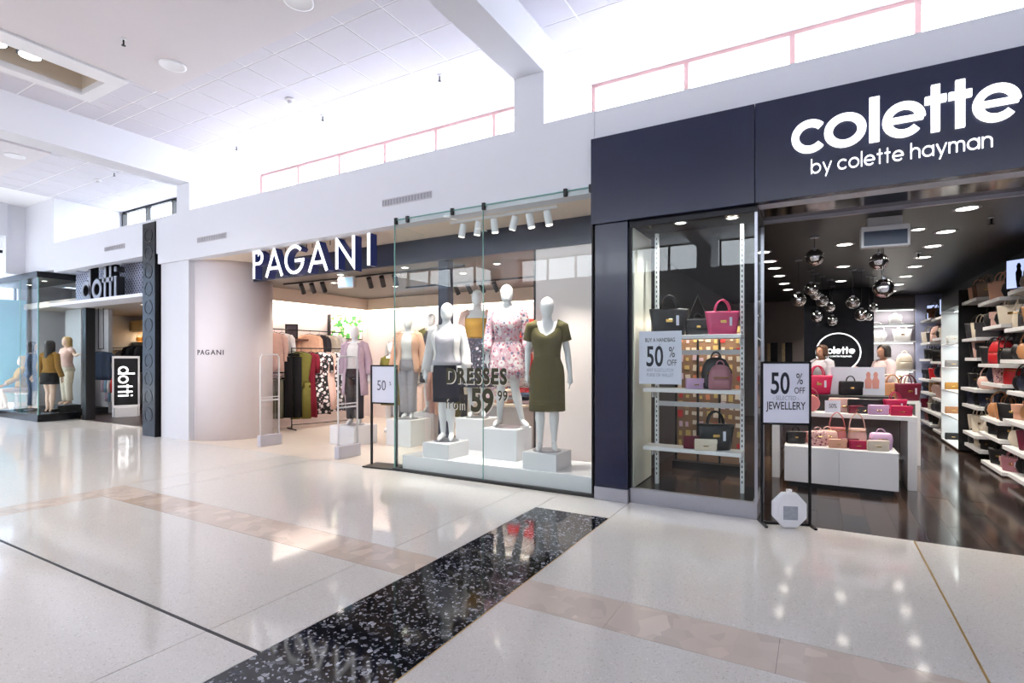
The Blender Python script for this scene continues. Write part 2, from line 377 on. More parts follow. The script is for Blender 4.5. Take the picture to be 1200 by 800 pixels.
tile_field(-15.4, -10.25, 4.2, 6.86); tile_field(-11.95, -10.25, 1.3, 4.2); tile_field(-2.71, 2.6, 4.0, 6.86)
for k, (x0, x1, zb) in enumerate(((-3.1, -2.71, 4.78), (-10.25, -9.84, 4.68), (4.3, 4.7, 4.78))):
    bmx = MB().box(x0, x1, -6.9, 6.9, zb, CZ + 0.1).box(x0, x1, 5.46, 6.9, 4.181, zb).box(x0, x1, -6.9, -5.46, 4.181, zb)
    struct('trim_%d' % (k + 1), bmx, M_wall)

# ------------------------------------------------------------------ facade, upper walls and clerestory windows
struct('wall_front', B(-10.9, -2.1, 5.46, 5.64, 3.3, 4.18), M_wall)
struct('wall_front', B(-15.4, -10.9, 5.46, 5.64, 3.5, 4.18), M_wall)
struct('wall_front', B(-2.1, 9, 5.47, 5.64, 2.93, 4.18), M_wall)
struct('wall_front', B(2.5, 9, 5.46, 5.64, 0, 2.93), M_wall)
struct('wall_front', B(-10.9, -9.97, 5.52, 5.66, 0, 3.3), M_wall)
struct('roof', B(-19, 9, 5.64, 7.0, 4.02, 4.12), M_white)
struct('wall_left', B(-17.0, -15.4, 5.46, 7.0, 3.57, CZ + 0.1), M_wall)
struct('wall_left', B(-17.2, -17.0, 5.1, 7.0, 3.57, CZ + 0.1), M_wall)
struct('wall_left', B(-17.3, -16.9, -7, 5.1, 4.45, CZ + 0.1), M_wall)
struct('ceiling', B(-19.4, -17.2, -7, 7.0, 4.45, 4.6), M_white)
struct('wall_left', B(-19.5, -17.0, -7, -5.0, 0, 4.45), M_wall)
struct('wall_left', B(-19.4, -17.2, 6.0, 7.0, 3.57, 4.45), M_wall)
struct('wall_right', B(9, 9.2, -7, 7, 0, CZ + 0.2), M_wall)
def clerestory(n, xs, Y, m):
    z0, z1 = 4.1, CZ + 0.01; w = 0.028
    win = struct('window_%d' % n, MB().box(xs[0] - w, xs[-1] + w, Y - 0.04, Y + 0.04, z0, z0 + 0.06).box(xs[0] - w, xs[-1] + w, Y - 0.04, Y + 0.04, z1 - 0.045, z1), m)
    for x in xs: struct('window_post', B(x - w, x + w, Y - 0.05, Y + 0.05, z0, z1 - 0.045), m, parent=win)
    for a, b in zip(xs[:-1], xs[1:]): struct('pane', B(a + w, b - w, Y - 0.004, Y + 0.004, z0 + 0.06, z1 - 0.045), M_pane, parent=win)
bay1 = [-9.78, -8.66, -7.54, -6.44, -5.34, -4.24, -3.14]; bay2 = [-2.65, -1.42, -0.25, 0.9, 2.05, 3.2, 4.27]; bay0 = [-15.35, -14.2, -13.05, -11.9, -10.75, -10.3]; bay3 = [4.75, 6.0, 7.2, 8.95]
for n, (xs, m) in enumerate(((bay1, M_frame), (bay2, M_frame), (bay0, M_frame_dark), (bay3, M_frame))): clerestory(n + 1, xs, 6.9, m)
for n, (xs, m) in enumerate(((bay1, M_frame_dark), (bay2, M_frame_dark), (bay0, M_frame_dark), (bay3, M_frame_dark))): clerestory(n + 5, xs, -6.9, m)
# the far side of the mall, behind the camera
struct('wall_back', B(-17.2, 9, -5.64, -5.46, 3.2, 4.18), M_wall)
struct('roof', B(-17.2, 9, -7.0, -5.64, 4.02, 4.12), M_white)
for k, (a, b, m) in enumerate(((-17.2, -14, M_wall), (-14, -8, M_pinkwall), (-8, -7, M_wall), (-7, -1.2, M_lightgrey), (-1.2, 0, M_wall), (0, 7, M_pinkwall), (7, 9, M_wall))):
    struct('wall_back', B(a, b, -5.62, -5.5, 0, 3.2), m)
# glazed entrance at the far left end
ent = struct('window_9', MB().box(-19.36, -19.26, -5.0, 6.0, 4.37, 4.45).box(-19.36, -19.26, -5.0, 5.3, 0, 0.1), M_frame_dark)
for k in range(8):
    y0 = -5.0 + k * 11.0 / 7
    struct('window_post', B(-19.36, -19.26, y0 - 0.04, y0 + 0.04, 0.1, 4.37), M_frame_dark, parent=ent)
    if k < 7: struct('pane', B(-19.315, -19.305, y0 + 0.04, y0 + 11.0 / 7 - 0.04, 0.1, 4.37), M_pane, parent=ent)
# supply air grilles in the upper wall
def grille(x0, x1, zc, label):
    t = thing('air_grille', label, 'vent', ((x0 + x1) / 2, 5.46, zc), 0, 'air grilles in the upper facade')
    w = (x1 - x0) / 2; h = 0.045
    build(MB().box(-w, w, -0.012, 0, h - 0.008, h + 0.004).box(-w, w, -0.012, 0, -h - 0.004, -h + 0.008).box(-w - 0.01, -w, -0.012, 0, -h, h).box(w, w + 0.01, -0.012, 0, -h, h), 'frame', M_lightgrey, t)
    build(B(-w, w, -0.003, 0, -h, h), 'backing', mat('grille_shadow', rgb(160, 160, 170), 0.7), t)
    n = max(8, int(w * 2 / 0.05))
    for i in range(n): link('slat', SLAT, M_lightgrey, t, (-w + (i + 0.5) * 2 * w / n, -0.006, 0), (0, 0, 0.5))
SLAT = B(-0.006, 0.006, -0.006, 0.006, -0.04, 0.04).mesh('slat')
grille(-5.16, -4.33, 3.62, 'long slotted air grille above the tall glass display window')
grille(-9.57, -8.74, 3.6, 'slotted air grille high on the wall above the curved white corner')
grille(-12.95, -12.15, 3.78, 'small slotted air grille above the perforated sign band')

# ceiling fittings
def sprinkler(x, y, label, z=CZ):
    t = thing('sprinkler_head', label, 'sprinkler', (x, y, z), 0, 'ceiling sprinklers')
    build(MB().lathe((0, 0, 0), [(0.03, 0), (0.03, -0.008), (0.01, -0.012)], 12), 'rose', M_white, t)
    build(MB().cyl((0, 0, -0.07), 0.009, 0.06, 8).cyl((0, 0, -0.076), 0.022, 0.005, 12), 'nozzle', M_blackmetal, t)
sprinkler(-4.31, 5.61, 'ceiling sprinkler close to the big white beam'); sprinkler(-6.58, 5.65, 'ceiling sprinkler in the middle of the tiled bay')
sprinkler(-8.82, 5.7, 'ceiling sprinkler of the tiled bay nearest the left beam'); sprinkler(-6.92, 3.1, 'sprinkler in the smooth plaster ceiling', CZ - 0.05)
sprinkler(-12.2, 5.3, 'ceiling sprinkler beyond the left beam'); sprinkler(0.2, 5.2, 'ceiling sprinkler right of the big beam at the top edge')
def ring_fitting(x, y, label):
    t = thing('ceiling_speaker', label, 'ceiling light', (x, y, CZ - 0.05), 0, 'round fittings in the plaster ceiling')
    build(MB().lathe((0, 0, 0), [(0.11, 0.001), (0.15, 0.001), (0.15, -0.014), (0.13, -0.02), (0.11, -0.012)], 28), 'ring', M_white, t, smooth=True)
    build(MB().lathe((0, 0, 0), [(0.112, -0.002), (0.112, -0.006), (0.02, -0.008)], 24), 'diffuser', M_plaster, t)
ring_fitting(-7.0, 3.68, 'round white ring fitting near the plaster ceiling corner'); ring_fitting(-4.62, 3.66, 'round white ring fitting at the top edge of the picture')
ring_fitting(-12.6, 3.9, 'round white ring fitting in the plaster beyond the left beam')
def detector(x, y, label):
    t = thing('smoke_detector', label, 'smoke detector', (x, y, CZ), 0, 'smoke detectors')
    build(MB().lathe((0, 0, 0), [(0.065, 0), (0.065, -0.015), (0.05, -0.03)], 20), 'base', M_white, t, smooth=True)
    build(MB().lathe((0, 0, 0), [(0.035, -0.028), (0.03, -0.055), (0.012, -0.06)], 16), 'head', M_lightgrey, t, smooth=True)
detector(-6.57, 5.06, 'white smoke detector on the tiled ceiling of the middle bay'); detector(-13.0, 5.35, 'white smoke detector on the bluish ceiling beyond the left beam')
for k, y in enumerate((2.4, 2.72, 0.9, 1.22, -0.6, -0.28, -2.1, -1.78)):  # all but the first two are unseen, added to light the mall
    t = thing('trough_downlight', 'lit round downlight in the ceiling trough, %s from its far end' % ('second', 'first', 'fourth', 'third', 'sixth', 'fifth', 'eighth', 'seventh')[k], 'ceiling light', (-8.33, y, 5.19), 0, 'downlights in the ceiling trough')
    build(MB().lathe((0, 0, 0), [(0.125, 0.16), (0.125, 0), (0.1, 0)], 24), 'housing', M_black, t); build(MB().cyl((0, 0, -0.008), 0.104, 0.007, 24), 'lens', M_glowwhite, t)
    build(MB().box(-0.02, 0.02, -0.02, 0.02, 0.16, 0.54), 'stem', M_black, t)
    lamp(t, 'SPOT', (0, 0, -0.03), 120, (1, 0.93, 0.84), 0.09, (0, 0, 0), 2.4, 0.7)

# ------------------------------------------------------------------ shop with the curved corner (middle)
struct('floor', B(-10.3, -2.0, 5.46, 10.3, -0.12, 0.0), M_shopfloor)
struct('wall_left', B(-10.4, -10.2, 5.66, 10.2, 0, 3.3), M_pinkwall)
struct('wall_back', B(-10.4, -2.0, 10.2, 10.4, 0, 3.4), M_pinkwall)
struct('wall_right', B(-2.1, -2.0, 5.5, 10.2, 0, 3.4), M_pinkwall)
struct('ceiling', B(-10.4, -2.0, 6.36, 10.4, 3.0, 3.14), M_taupe)
struct('ceiling', B(-10.4, -2.1, 5.64, 6.42, 3.3, 3.4), M_cream)
struct('roof', B(-10.4, -2.0, 6.3, 10.4, 3.4, 4.1), M_white)
struct('trim_4', B(-10.2, -2.1, 6.3, 6.36, 2.95, 3.3), M_navy2)
# curved entrance corner
cx, cy, cr = -9.95, 6.35, 0.72
poly = [(cx - 0.25, cy - cr)] + [(cx + cr * math.sin(a), cy - cr * math.cos(a)) for a in [PI * k / 40 for k in range(0, 33)]] + [(cx - 0.25, cy + 0.6)]
cw = MB(); n = len(poly)
cw.add([(p[0], p[1], 0.0) for p in poly] + [(p[0], p[1], 3.3) for p in poly], [tuple(range(n)), tuple(range(2 * n - 1, n - 1, -1))] + [(i, i + n, (i + 1) % n + n, (i + 1) % n) for i in range(n)])
cwo = struct('wall_corner', cw, mat('curved_corner_paint', rgb(243, 236, 240), 0.45, var=0.012))
for p in cwo.data.polygons:
    if abs(p.normal.z) < 0.5 and p.area < 0.5: p.use_smooth = True
# cove pelmet washing the left and back walls
struct('trim_5', MB().box(-10.2, -9.9, 6.4, 10.2, 2.72, 3.0).box(-9.9, -2.1, 9.9, 10.2, 2.72, 3.0), M_cream)
cv = thing('cove_light', 'warm strip light under the pelmet along the blush back walls', 'cove light', (-9.96, 8.3, 2.715))
build(MB().box(-0.03, 0.03, -1.8, 1.8, -0.012, 0.004), 'strip', M_glow, cv); build(MB().box(0.1, 7.6, 1.62, 1.68, -0.012, 0.004), 'strip', M_glow, cv)
lamp(cv, 'AREA', (-0.05, 0, -0.02), 26, (1, 0.9, 0.8), (0.1, 3.6), (0, 0.35, 0)); lamp(cv, 'AREA', (3.8, 1.65, -0.02), 40, (1, 0.9, 0.82), (7.4, 0.1), (0.35, 0, 0))

# hanging illuminated letters
def scale_mb(mb, s, ox, oz):
    mb.v = [(x * s + ox, y, z * s + oz) for x, y, z in mb.v]; return mb
sg = thing('shop_sign', 'row of tall thin white letters with navy sides hanging over the middle shop entrance', 'sign', (-8.25, 5.62, 2.84))
xs = [(-8.25, 'P'), (-7.93, 'A'), (-7.44, 'G'), (-6.89, 'A'), (-6.27, 'N'), (-5.62, 'I')]
for x, ch in xs:
    st, adv = glyph(ch, 0.105); h = 0.46
    for nm, y0, y1, m, wd in (('letter_side', 0.012, 0.14, mat('navy_letter_side', rgb(34, 44, 92), 0.4, emit=((0.05, 0.1, 0.6, 1), 0.05)), 0.125), ('letter_face', 0.0, 0.012, M_letter, 0.105)):
        mb = MB()
        for pts, cl in st: mb.stroke(pts, wd, y0, y1, bool(cl))
        scale_mb(mb, h, x + 8.25, 0)
        lo = build(mb, nm, m, sg)
    sw = adv * h
    rods = [0.03, sw - 0.03] if sw > 0.1 else [0.03]
    for r in rods: build(MB().cyl((x + 8.25 + r, 0.07, h * 0.86), 0.006, 0.46 - h * 0.86 + 0.0, 6), 'hanger_rod', M_blackmetal, sg)
# small name on the curved corner
wl = thing('wall_lettering', 'small grey capital letters fixed on the curved white corner', 'sign', (cx, cy, 1.57))
for ch, a in zip('PAGANI', (0.13, 0.26, 0.4, 0.55, 0.69, 0.79)): link('letter', text_mesh(ch, 0.13, 0.95, 0.001, 0.006), mat('grey_letter', rgb(80, 76, 86), 0.5), wl, ((cr + 0.003) * math.sin(a), -(cr + 0.003) * math.cos(a), 0), (0, 0, a))

# ---- glass display case
GX0, GX1, GY = -4.93, -2.11, 5.44
case = thing('glass_display_front', 'tall frameless glass display front of two panes clipped along its top', 'display window', (GX0, GY, 0))
def pane_box(name, x0, x1, y0, y1, z0, z1, parent): return build(B(x0, x1, y0, y1, z0, z1), name, M_shopglass, parent)
pane_box('pane', 0.0, 1.408, -0.006, 0.006, 0.03, 3.36, case); pane_box('pane', 1.414, 2.82, -0.006, 0.006, 0.03, 3.36, case)
pane_box('side_pane', -0.006, 0.006, 0.012, 0.62, 0.03, 3.29, case)
build(MB().box(0, 2.82, -0.007, 0.007, 3.352, 3.364).box(-0.008, 0.002, -0.008, 0.008, 0.03, 3.36).box(1.407, 1.415, -0.007, 0.007, 0.03, 3.36).box(2.812, 2.822, -0.008, 0.008, 0.03, 3.36), 'glass_edge', M_glassedge, case)
build(MB().box(-0.02, 2.84, -0.03, 0.03, 0.0, 0.032).box(-0.03, 0.03, 0.03, 0.64, 0, 0.032), 'floor_channel', M_black, case)
for x in (0.02, 0.22, 0.95, 1.42, 2.5, 2.8): build(MB().box(x - 0.02, x + 0.02, -0.02, 0.018, 3.3, 3.385), 'clip', M_black, case, bevel=0.004)
build(B(2.815, 2.828, -0.02, 0.06, 0, 3.29), 'end_post', M_blackmetal, case)
# printed offer on the glass
dec = thing('window_lettering', 'dark olive offer lettering with pale edge stuck on the tall glass display', 'lettering', (-3.63, GY - 0.0075, 0), 0)
M_olive = mat('olive_vinyl', rgb(48, 45, 12), 0.5); M_edgev = mat('pale_vinyl_edge', rgb(232, 228, 214), 0.5)
def decal(s, size, sx, bold, x, z, sp=1.0):
    for nm, m, dy, dx, dz, b in (('letter_edge', M_edgev, 0.0, 0.012, -0.01, bold * 1.1), ('lettering', M_olive, -0.0022, 0, 0, bold)):
        link(nm, text_mesh(s, size, sx, b, 0.001, spacing=sp), m, dec, (x + dx, dy, z + dz))
decal('DRESSES', 0.255, 0.8, 0.011, 0.0, 1.2, 1.22); decal('from', 0.19, 0.66, 0.0, -0.3, 0.87, 1.25); decal('59', 0.39, 0.86, 0.013, 0.1, 0.86, 1.0); decal('99', 0.17, 0.82, 0.002, 0.39, 1.0, 1.05)
# display platform, boxes, side panel
build_t = lambda mb, name, m, label, cat, bevel=0.006, group=None: tag(build(mb, name, m, None, bevel=bevel), label, cat, group)
build_t(B(-4.85, -2.13, 5.5, 6.3, 0, 0.2), 'display_platform', M_whitegloss, 'low white platform along the inside of the glass display', 'platform')
plinths = [(-4.52, -4.1, 5.52, 5.98, 0.2, 0.4, 'small white plinth under the mannequin in the navy skirt'), (-3.78, -3.28, 5.84, 6.26, 0.2, 0.6, 'tallest white plinth under the mannequin in the floral dress'), (-3.03, -2.59, 5.54, 5.97, 0.2, 0.4, 'white plinth under the mannequin in the olive dress')]
for a in plinths: build_t(B(*a[:6]), 'display_plinth', M_whitegloss, a[6], 'plinth', group='plinths in the glass display')
pan = thing('display_backdrop', 'tall blush white back panel at the right end of the glass display', 'panel', (-2.66, 6.33, 0)); build(B(-0.6, 0.54, 0, 0.05, 0.0, 2.95), 'board', M_pinkwall, pan); build(B(-0.63, -0.6, -0.005, 0.055, 0, 2.95), 'edge_strip', M_black, pan)
post = tag(build(B(-5.06, -4.88, 6.55, 6.7, 0, 3.0), 'display_post', M_navy2, None, bevel=0.005), 'dark vertical post behind the mannequin in the navy skirt', 'post')

# ---- spotlights of the display window (white) and of the shop (black)
def spot_head(track, x, y, z, m, tgt, power, col=(1, 0.93, 0.85), L=0.17, r=0.045, glow=True):
    d = (Vector(tgt) - Vector((x, y, z))).normalized(); p0 = Vector((0, 0, 0)); 
    h = build(MB().tube([p0 - d * L / 2, p0 + d * L / 2], r, 16).tube([(0, 0, 0.09), (0, 0, 0)], 0.012, 8), 'spot_head', m, track, (x, y, z), smooth=False)
    lens = build(MB().tube([p0 + d * (L / 2 + 0.001), p0 + d * (L / 2 + 0.003)], r * 0.82, 16), 'lens', M_glow, h)
    lamp(h, 'SPOT', d * (L / 2 + 0.03), power, col, 0.03, d.to_track_quat('-Z', 'Y').to_euler(), 1.1, 0.7)
tw = thing('track_light', 'white ceiling track with six white spotlights above the display mannequins', 'track light')
build(B(-4.2, -2.65, 5.68, 5.72, 3.27, 3.3), 'rail', M_whitegloss, tw)
for x, tx in zip((-4.02, -3.78, -3.53, -3.25, -3.02, -2.78), (-4.5, -4.2, -3.4, -3.9, -2.7, -2.5)): spot_head(tw, x, 5.72, 3.17, M_whitegloss, (tx, 5.85, 1.3), 115)
tb = thing('track_light', 'black ceiling track with two groups of three black spotlights', 'track light')
build(B(-9.3, -4.9, 7.0, 7.04, 2.97, 3.0), 'rail', M_black, tb)
for x in (-8.75, -8.45, -8.15, -6.95, -6.65, -6.35): spot_head(tb, x, 7.02, 2.86, M_black, (x - 0.6, 8.3, 1.2), 60, L=0.2)
tb2 = thing('track_light', 'black ceiling track with black spotlights deep behind the glass display', 'track light')
build(B(-7.5, -2.6, 8.6, 8.64, 2.97, 3.0), 'rail', M_black, tb2)
for x in (-6.2, -5.9, -5.6, -5.3, -3.6, -3.3, -3.0): spot_head(tb2, x, 8.62, 2.86, M_black, (x + 0.2, 9.7, 1.2), 55, L=0.2)
def downlight(x, y, z, label, group, power, col=(1, 0.92, 0.82), r=0.06, m=None, angle=2.2):
    t = thing('downlight', label, 'downlight', (x, y, z), 0, group)
    build(MB().lathe((0, 0, 0), [(r * 1.35, 0.0), (r * 1.35, -0.006), (r, -0.008), (r, 0.0)], 20), 'ring', m or M_white, t)
    build(MB().cyl((0, 0, -0.004), r * 0.98, 0.004, 18), 'lens', M_glow, t)
    if power: lamp(t, 'SPOT', (0, 0, -0.03), power, col, r * 0.8, (0, 0, 0), angle, 0.8)
    return t
ORD = ('first', 'second', 'third', 'fourth', 'fifth', 'sixth', 'seventh', 'eighth', 'ninth', 'tenth', 'eleventh', 'twelfth')
for k, (x, y) in enumerate(((-8.3, 7.4), (-7.4, 6.75), (-5.9, 6.75), (-4.4, 7.2), (-3.4, 7.2), (-7.6, 8.4), (-5.4, 7.7), (-3.2, 8.0))):
    downlight(x, y, 3.0, 'small round downlight in the taupe ceiling, %s in order from the entrance' % ORD[k], 'downlights in the taupe ceiling', 70, (1, 0.9, 0.8), 0.05)
# illuminated exit box hanging inside
ex = thing('exit_sign', 'small pale hanging exit box under the taupe ceiling', 'sign', (-7.3, 6.8, 2.76), 0.15)
build(B(-0.17, 0.17, -0.03, 0.03, 0, 0.2), 'box', M_whitegloss, ex, bevel=0.008); build(B(-0.15, 0.15, -0.034, -0.03, 0.02, 0.18), 'screen', mat('pale_blue_screen', rgb(150, 190, 214), 0.3, emit=((0.5, 0.75, 0.9, 1), 0.5)), ex); build(MB().cyl((0, 0, 0.2), 0.01, 0.04, 8), 'stem', M_steel, ex)

# ------------------------------------------------------------------ navy shop (right)
struct('floor', B(-2.0, 2.6, 5.46, 15.4, -0.12, -0.004), M_black)
cfloor = bpy.data.objects[-1] if False else [o for o in COL.objects if o.name.startswith('floor')][-1]
M_planks = [mat('dark_plank_%d' % k, c, 0.12, var=0.25, vscale=9) for k, c in enumerate((rgb(50, 40, 37), rgb(36, 30, 30), rgb(70, 55, 47)))]
pl = [B(-0.099, 0.099, -0.599, 0.599, 0, 0.004).mesh('floor_plank') for _ in range(3)]
for m_, me in zip(M_planks, pl): me.materials.append(m_)
for i in range(22):
    for j in range(9):
        y = 6.06 + j * 1.2 - (0.6 if i % 2 else 0)
        k = RND.randrange(3)
        if i % 2 and j == 0: link('floor_plank', B(-0.099, 0.099, -0.299, 0.299, 0, 0.004).mesh('floor_plank'), M_planks[k], cfloor, (-1.9 + i * 0.2, 5.76, -0.004))
        else: link('floor_plank', pl[k], None, cfloor, (-1.9 + i * 0.2, y, -0.004), (RND.uniform(-0.0025, 0.0025), RND.uniform(-0.008, 0.008), 0))
M_darkceil = mat('black_ceiling', rgb(26, 24, 27), 0.4)
struct('wall_left', B(-2.0, -1.96, 5.7, 15.3, 0, 3.0), mat('dark_side_wall', rgb(52, 48, 50), 0.35))
struct('wall_right', B(2.42, 2.6, 5.5, 15.4, 0, 3.0), M_black)
struct('wall_back', B(-2.0, 2.6, 15.2, 15.4, 0, 3.0), M_grey)
struct('ceiling', B(-2.0, 2.6, 6.16, 15.4, 2.95, 3.1), M_darkceil)
struct('roof', B(-2.0, 2.6, 5.64, 15.4, 3.1, 4.1), M_white)
struct('ceiling', B(-1.7, 2.6, 5.5, 6.16, 2.935, 2.98), M_bronze)
struct('trim_6', B(-0.5, 2.5, 6.13, 6.17, 2.9, 2.95), M_steel)
fascia = thing('shop_sign', 'wide navy fascia with big round white letters over the handbag shop', 'sign', (-2.1, 5.36, 2.93))
build(B(0, 1.597, 0, 0.1, 0, 0.91), 'fascia_panel', M_navy, fascia, bevel=0.002, seg=1); build(B(1.603, 5.6, 0, 0.1, 0, 0.91), 'fascia_panel', M_navy, fascia, bevel=0.002, seg=1)
# letters set one by one: x-height .245
def letters(parent, word, w, xh, x0, x1, z, y0, y1, m, gap=0.06, name='letter'):
    mbs, tot = word_mb(word, w, y0, y1, gap); sx = (x1 - x0) / tot
    for mb in mbs:
        mb.v = [(vx * sx + x0, vy, vz * xh + z) for vx, vy, vz in mb.v]; build(mb, name, m, parent)
for ch, a, b in (('c', 1.9, 2.145), ('o', 2.15, 2.455), ('l', 2.475, 2.545), ('e', 2.565, 2.85), ('t', 2.845, 2.98), ('t', 2.995, 3.135), ('e', 3.14, 3.42)):
    st, adv = glyph(ch, 0.205); mb = MB()
    for pts, cl in st: mb.stroke([(q[0], min(q[1], 1.3)) for q in pts], 0.205 if ch != 'e' or len(pts) > 3 else 0.16, -0.03, 0.0, bool(cl))
    x0_, x1_ = min(v[0] for v in mb.v), max(v[0] for v in mb.v)
    mb.v = [((v[0] - x0_) / (x1_ - x0_) * (b - a) + a, v[1], v[2] * 0.285 + 0.37) for v in mb.v]; build(mb, 'letter', M_letter, fascia)
letters(fascia, 'by colette hayman', 0.125, 0.088, 2.05, 3.26, 0.185, -0.012, 0.0, M_letter, 0.16, 'small_letter')
pil = thing('shop_pillar', 'glossy navy pillar with a metal foot between the two display windows', 'pillar', (-2.07, 5.4, 0))
build(B(0, 0.36, 0, 0.35, 0.13, 2.93), 'shaft', M_navy, pil, bevel=0.004, seg=1); build(B(-0.005, 0.365, -0.012, 0.35, 0, 0.135), 'kick_plate', M_steel, pil, bevel=0.003, seg=1)
struct('wall_front', B(-2.1, -2.0, 5.75, 6.2, 0, 2.93), M_black)
win = thing('shop_window', 'narrow navy shop display window with a brushed metal base', 'display window', (-1.70, 5.44, 0))
build(MB().box(0, 1.215, 0, 0.05, 0, 0.155).box(1.17, 1.215, 0.05, 0.72, 0, 0.155), 'base_plate', M_steel, win, bevel=0.003, seg=1)
build(B(0.01, 1.2, 0.05, 0.72, 0.0, 0.14), 'window_floor', M_blackgloss, win)
pane_box('pane', 0.015, 1.2, 0.014, 0.026, 0.15, 2.87, win); pane_box('side_pane', 1.188, 1.2, 0.04, 0.72, 0.15, 2.87, win)
build(MB().box(0, 1.215, -0.005, 0.045, 2.87, 2.935).box(1.185, 1.215, 0.045, 0.72, 2.87, 2.935), 'head_frame', M_blackmetal, win)
build(MB().box(-0.01, 0.016, 0, 0.05, 0.15, 2.87), 'jamb', M_blackmetal, win); build(B(1.19, 1.215, 0.01, 0.035, 0.15, 2.87), 'corner_bead', M_steel, win); build(B(1.185, 1.215, 0.7, 0.73, 0.0, 2.87), 'end_post', M_steel, win)
build(B(0.0, 0.03, 0.05, 0.72, 0.15, 2.87), 'side_panel', mat('pale_cream_panel', rgb(226, 226, 214), 0.4), win)
for k, (x, y) in enumerate(((-1.25, 5.75), (-0.75, 5.8))): downlight(x, y, 2.93, 'lit downlight in the soffit of the narrow display window, %s one' % ('left', 'right')[k], 'window soffit downlights', 45, (1, 0.97, 0.92), 0.05)
# downlights in the black ceiling
for nm, pts in (('right', [(1.25, 6.64), (1.27, 7.74), (1.29, 8.65), (1.31, 9.53), (1.33, 10.43), (1.35, 11.6), (1.37, 12.8), (1.38, 14.0)]), ('middle', [(0.3, 7.97), (0.35, 9.87), (0.38, 11.7), (0.42, 14.2)]), ('left', [(-0.65, 8.0), (-0.62, 8.8), (-0.6, 9.5), (-0.58, 10.43), (-0.56, 11.55), (-0.54, 12.6)])):
    for k, (x, y) in enumerate(pts):
        downlight(x, y, 2.95, 'lit downlight in the black ceiling, %s of the %s row from the entrance' % (ORD[k], nm), 'downlights in the black ceiling', 90, (1, 0.9, 0.78), 0.085, M_lightgrey, 2.0)
downlight(0.98, 7.45, 2.95, 'lit downlight just behind the white framed hanging box', 'downlights in the black ceiling', 30, (1, 0.9, 0.78), 0.06, M_lightgrey)

# ------------------------------------------------------------------ dark shop at the far left
struct('floor', B(-19.2, -10.3, 5.46, 9.6, -0.12, 0.0), M_terr)
struct('floor', B(-19.2, -11.2, 6.12, 9.6, 0.0, 0.004), mat('dark_timber_floor', rgb(52, 40, 38), 0.3, var=0.2))
struct('wall_back', B(-19.2, -10.9, 9.4, 9.6, 0, 3.6), M_lightgrey)
struct('wall_right', B(-11.0, -10.4, 5.7, 9.6, 0, 4.1), M_white)
struct('wall_left', B(-19.3, -19.15, 6.0, 9.6, 0, 3.57), M_lightgrey)
struct('ceiling', B(-19.2, -11.0, 6.1, 9.6, 2.85, 3.0), mat('dim_shop_ceiling', rgb(176, 164, 156), 0.6))
struct('roof', B(-19.2, -10.4, 5.64, 9.6, 3.6, 4.12), M_white)
struct('trim_7', B(-15.9, -11.0, 6.14, 6.2, 2.95, 3.62), M_white)
# black pillar with embossed rings
bp = thing('shop_pillar', 'tall glossy black pillar with a column of embossed ring ornaments', 'pillar', (-11.42, 5.44, 0))
build(B(0, 0.45, 0, 0.5, 0, 4.12), 'shaft', M_blackgloss, bp, bevel=0.006, seg=1); build(B(0.452, 0.462, -0.004, 0.5, 0, 4.12), 'edge_bead', M_blackmetal, bp)
build(MB().box(0.1, 0.3, 0.15, 0.35, 4.12, 4.16).cyl((0.2, 0.25, 4.16), 0.008, 0.1, 6), 'cap', M_blackmetal, bp)
tor = MB(); rr = [[((0.13 + 0.01 * math.cos(b)) * math.cos(a), 0.006 * math.sin(b), (0.13 + 0.01 * math.cos(b)) * math.sin(a)) for b in [2 * PI * j / 6 for j in range(6)]] for a in [2 * PI * i / 24 for i in range(24)]]
tor.rings(rr, False, True); torm = tor.mesh('ring_ornament', smooth=True)
for k in range(11): link('ring_ornament', torm, M_blackgloss, bp, (0.225, -0.002, 0.42 + k * 0.345))
# perforated band, canopy and letters
def dots_mat():
    m = bpy.data.materials.new('perforated_metal'); m.use_nodes = True; nt = m.node_tree; L = nt.links.new; b = nt.nodes['Principled BSDF']
    tc = nt.nodes.new('ShaderNodeTexCoord'); mp = nt.nodes.new('ShaderNodeMapping'); mp.inputs['Rotation'].default_value = (0, PI / 4, 0); mp.inputs['Scale'].default_value = (13, 0.001, 13)
    vo = nt.nodes.new('ShaderNodeTexVoronoi'); vo.inputs['Scale'].default_value = 1.0; vo.inputs['Randomness'].default_value = 0
    lt = nt.nodes.new('ShaderNodeMath'); lt.operation = 'LESS_THAN'; lt.inputs[1].default_value = 0.3
    mx = nt.nodes.new('ShaderNodeMix'); mx.data_type = 'RGBA'; mx.inputs[6].default_value = rgb(180, 184, 206); mx.inputs[7].default_value = rgb(34, 38, 54)
    L(tc.outputs['Object'], mp.inputs[0]); L(mp.outputs[0], vo.inputs['Vector']); L(vo.outputs['Distance'], lt.inputs[0]); L(lt.outputs[0], mx.inputs[0]); L(mx.outputs[2], b.inputs['Base Color'])
    b.inputs['Roughness'].default_value = 0.4; return m
tag(build(B(-15.85, -11.35, 6.06, 6.1, 2.82, 3.62), 'perforated_band', dots_mat()), 'perforated metal band behind the black letters of the far shop', 'panel')
tag(build(B(-15.9, -11.42, 5.55, 6.1, 2.74, 2.81), 'canopy', mat('white_canopy', rgb(236, 236, 244), 0.4), None, bevel=0.004), 'thin white canopy ledge under the black letters of the far shop', 'canopy')
ds = thing('shop_sign', 'black deep letters with pale faces standing on the white canopy', 'sign', (-14.72, 5.72, 2.81))
xx = 0
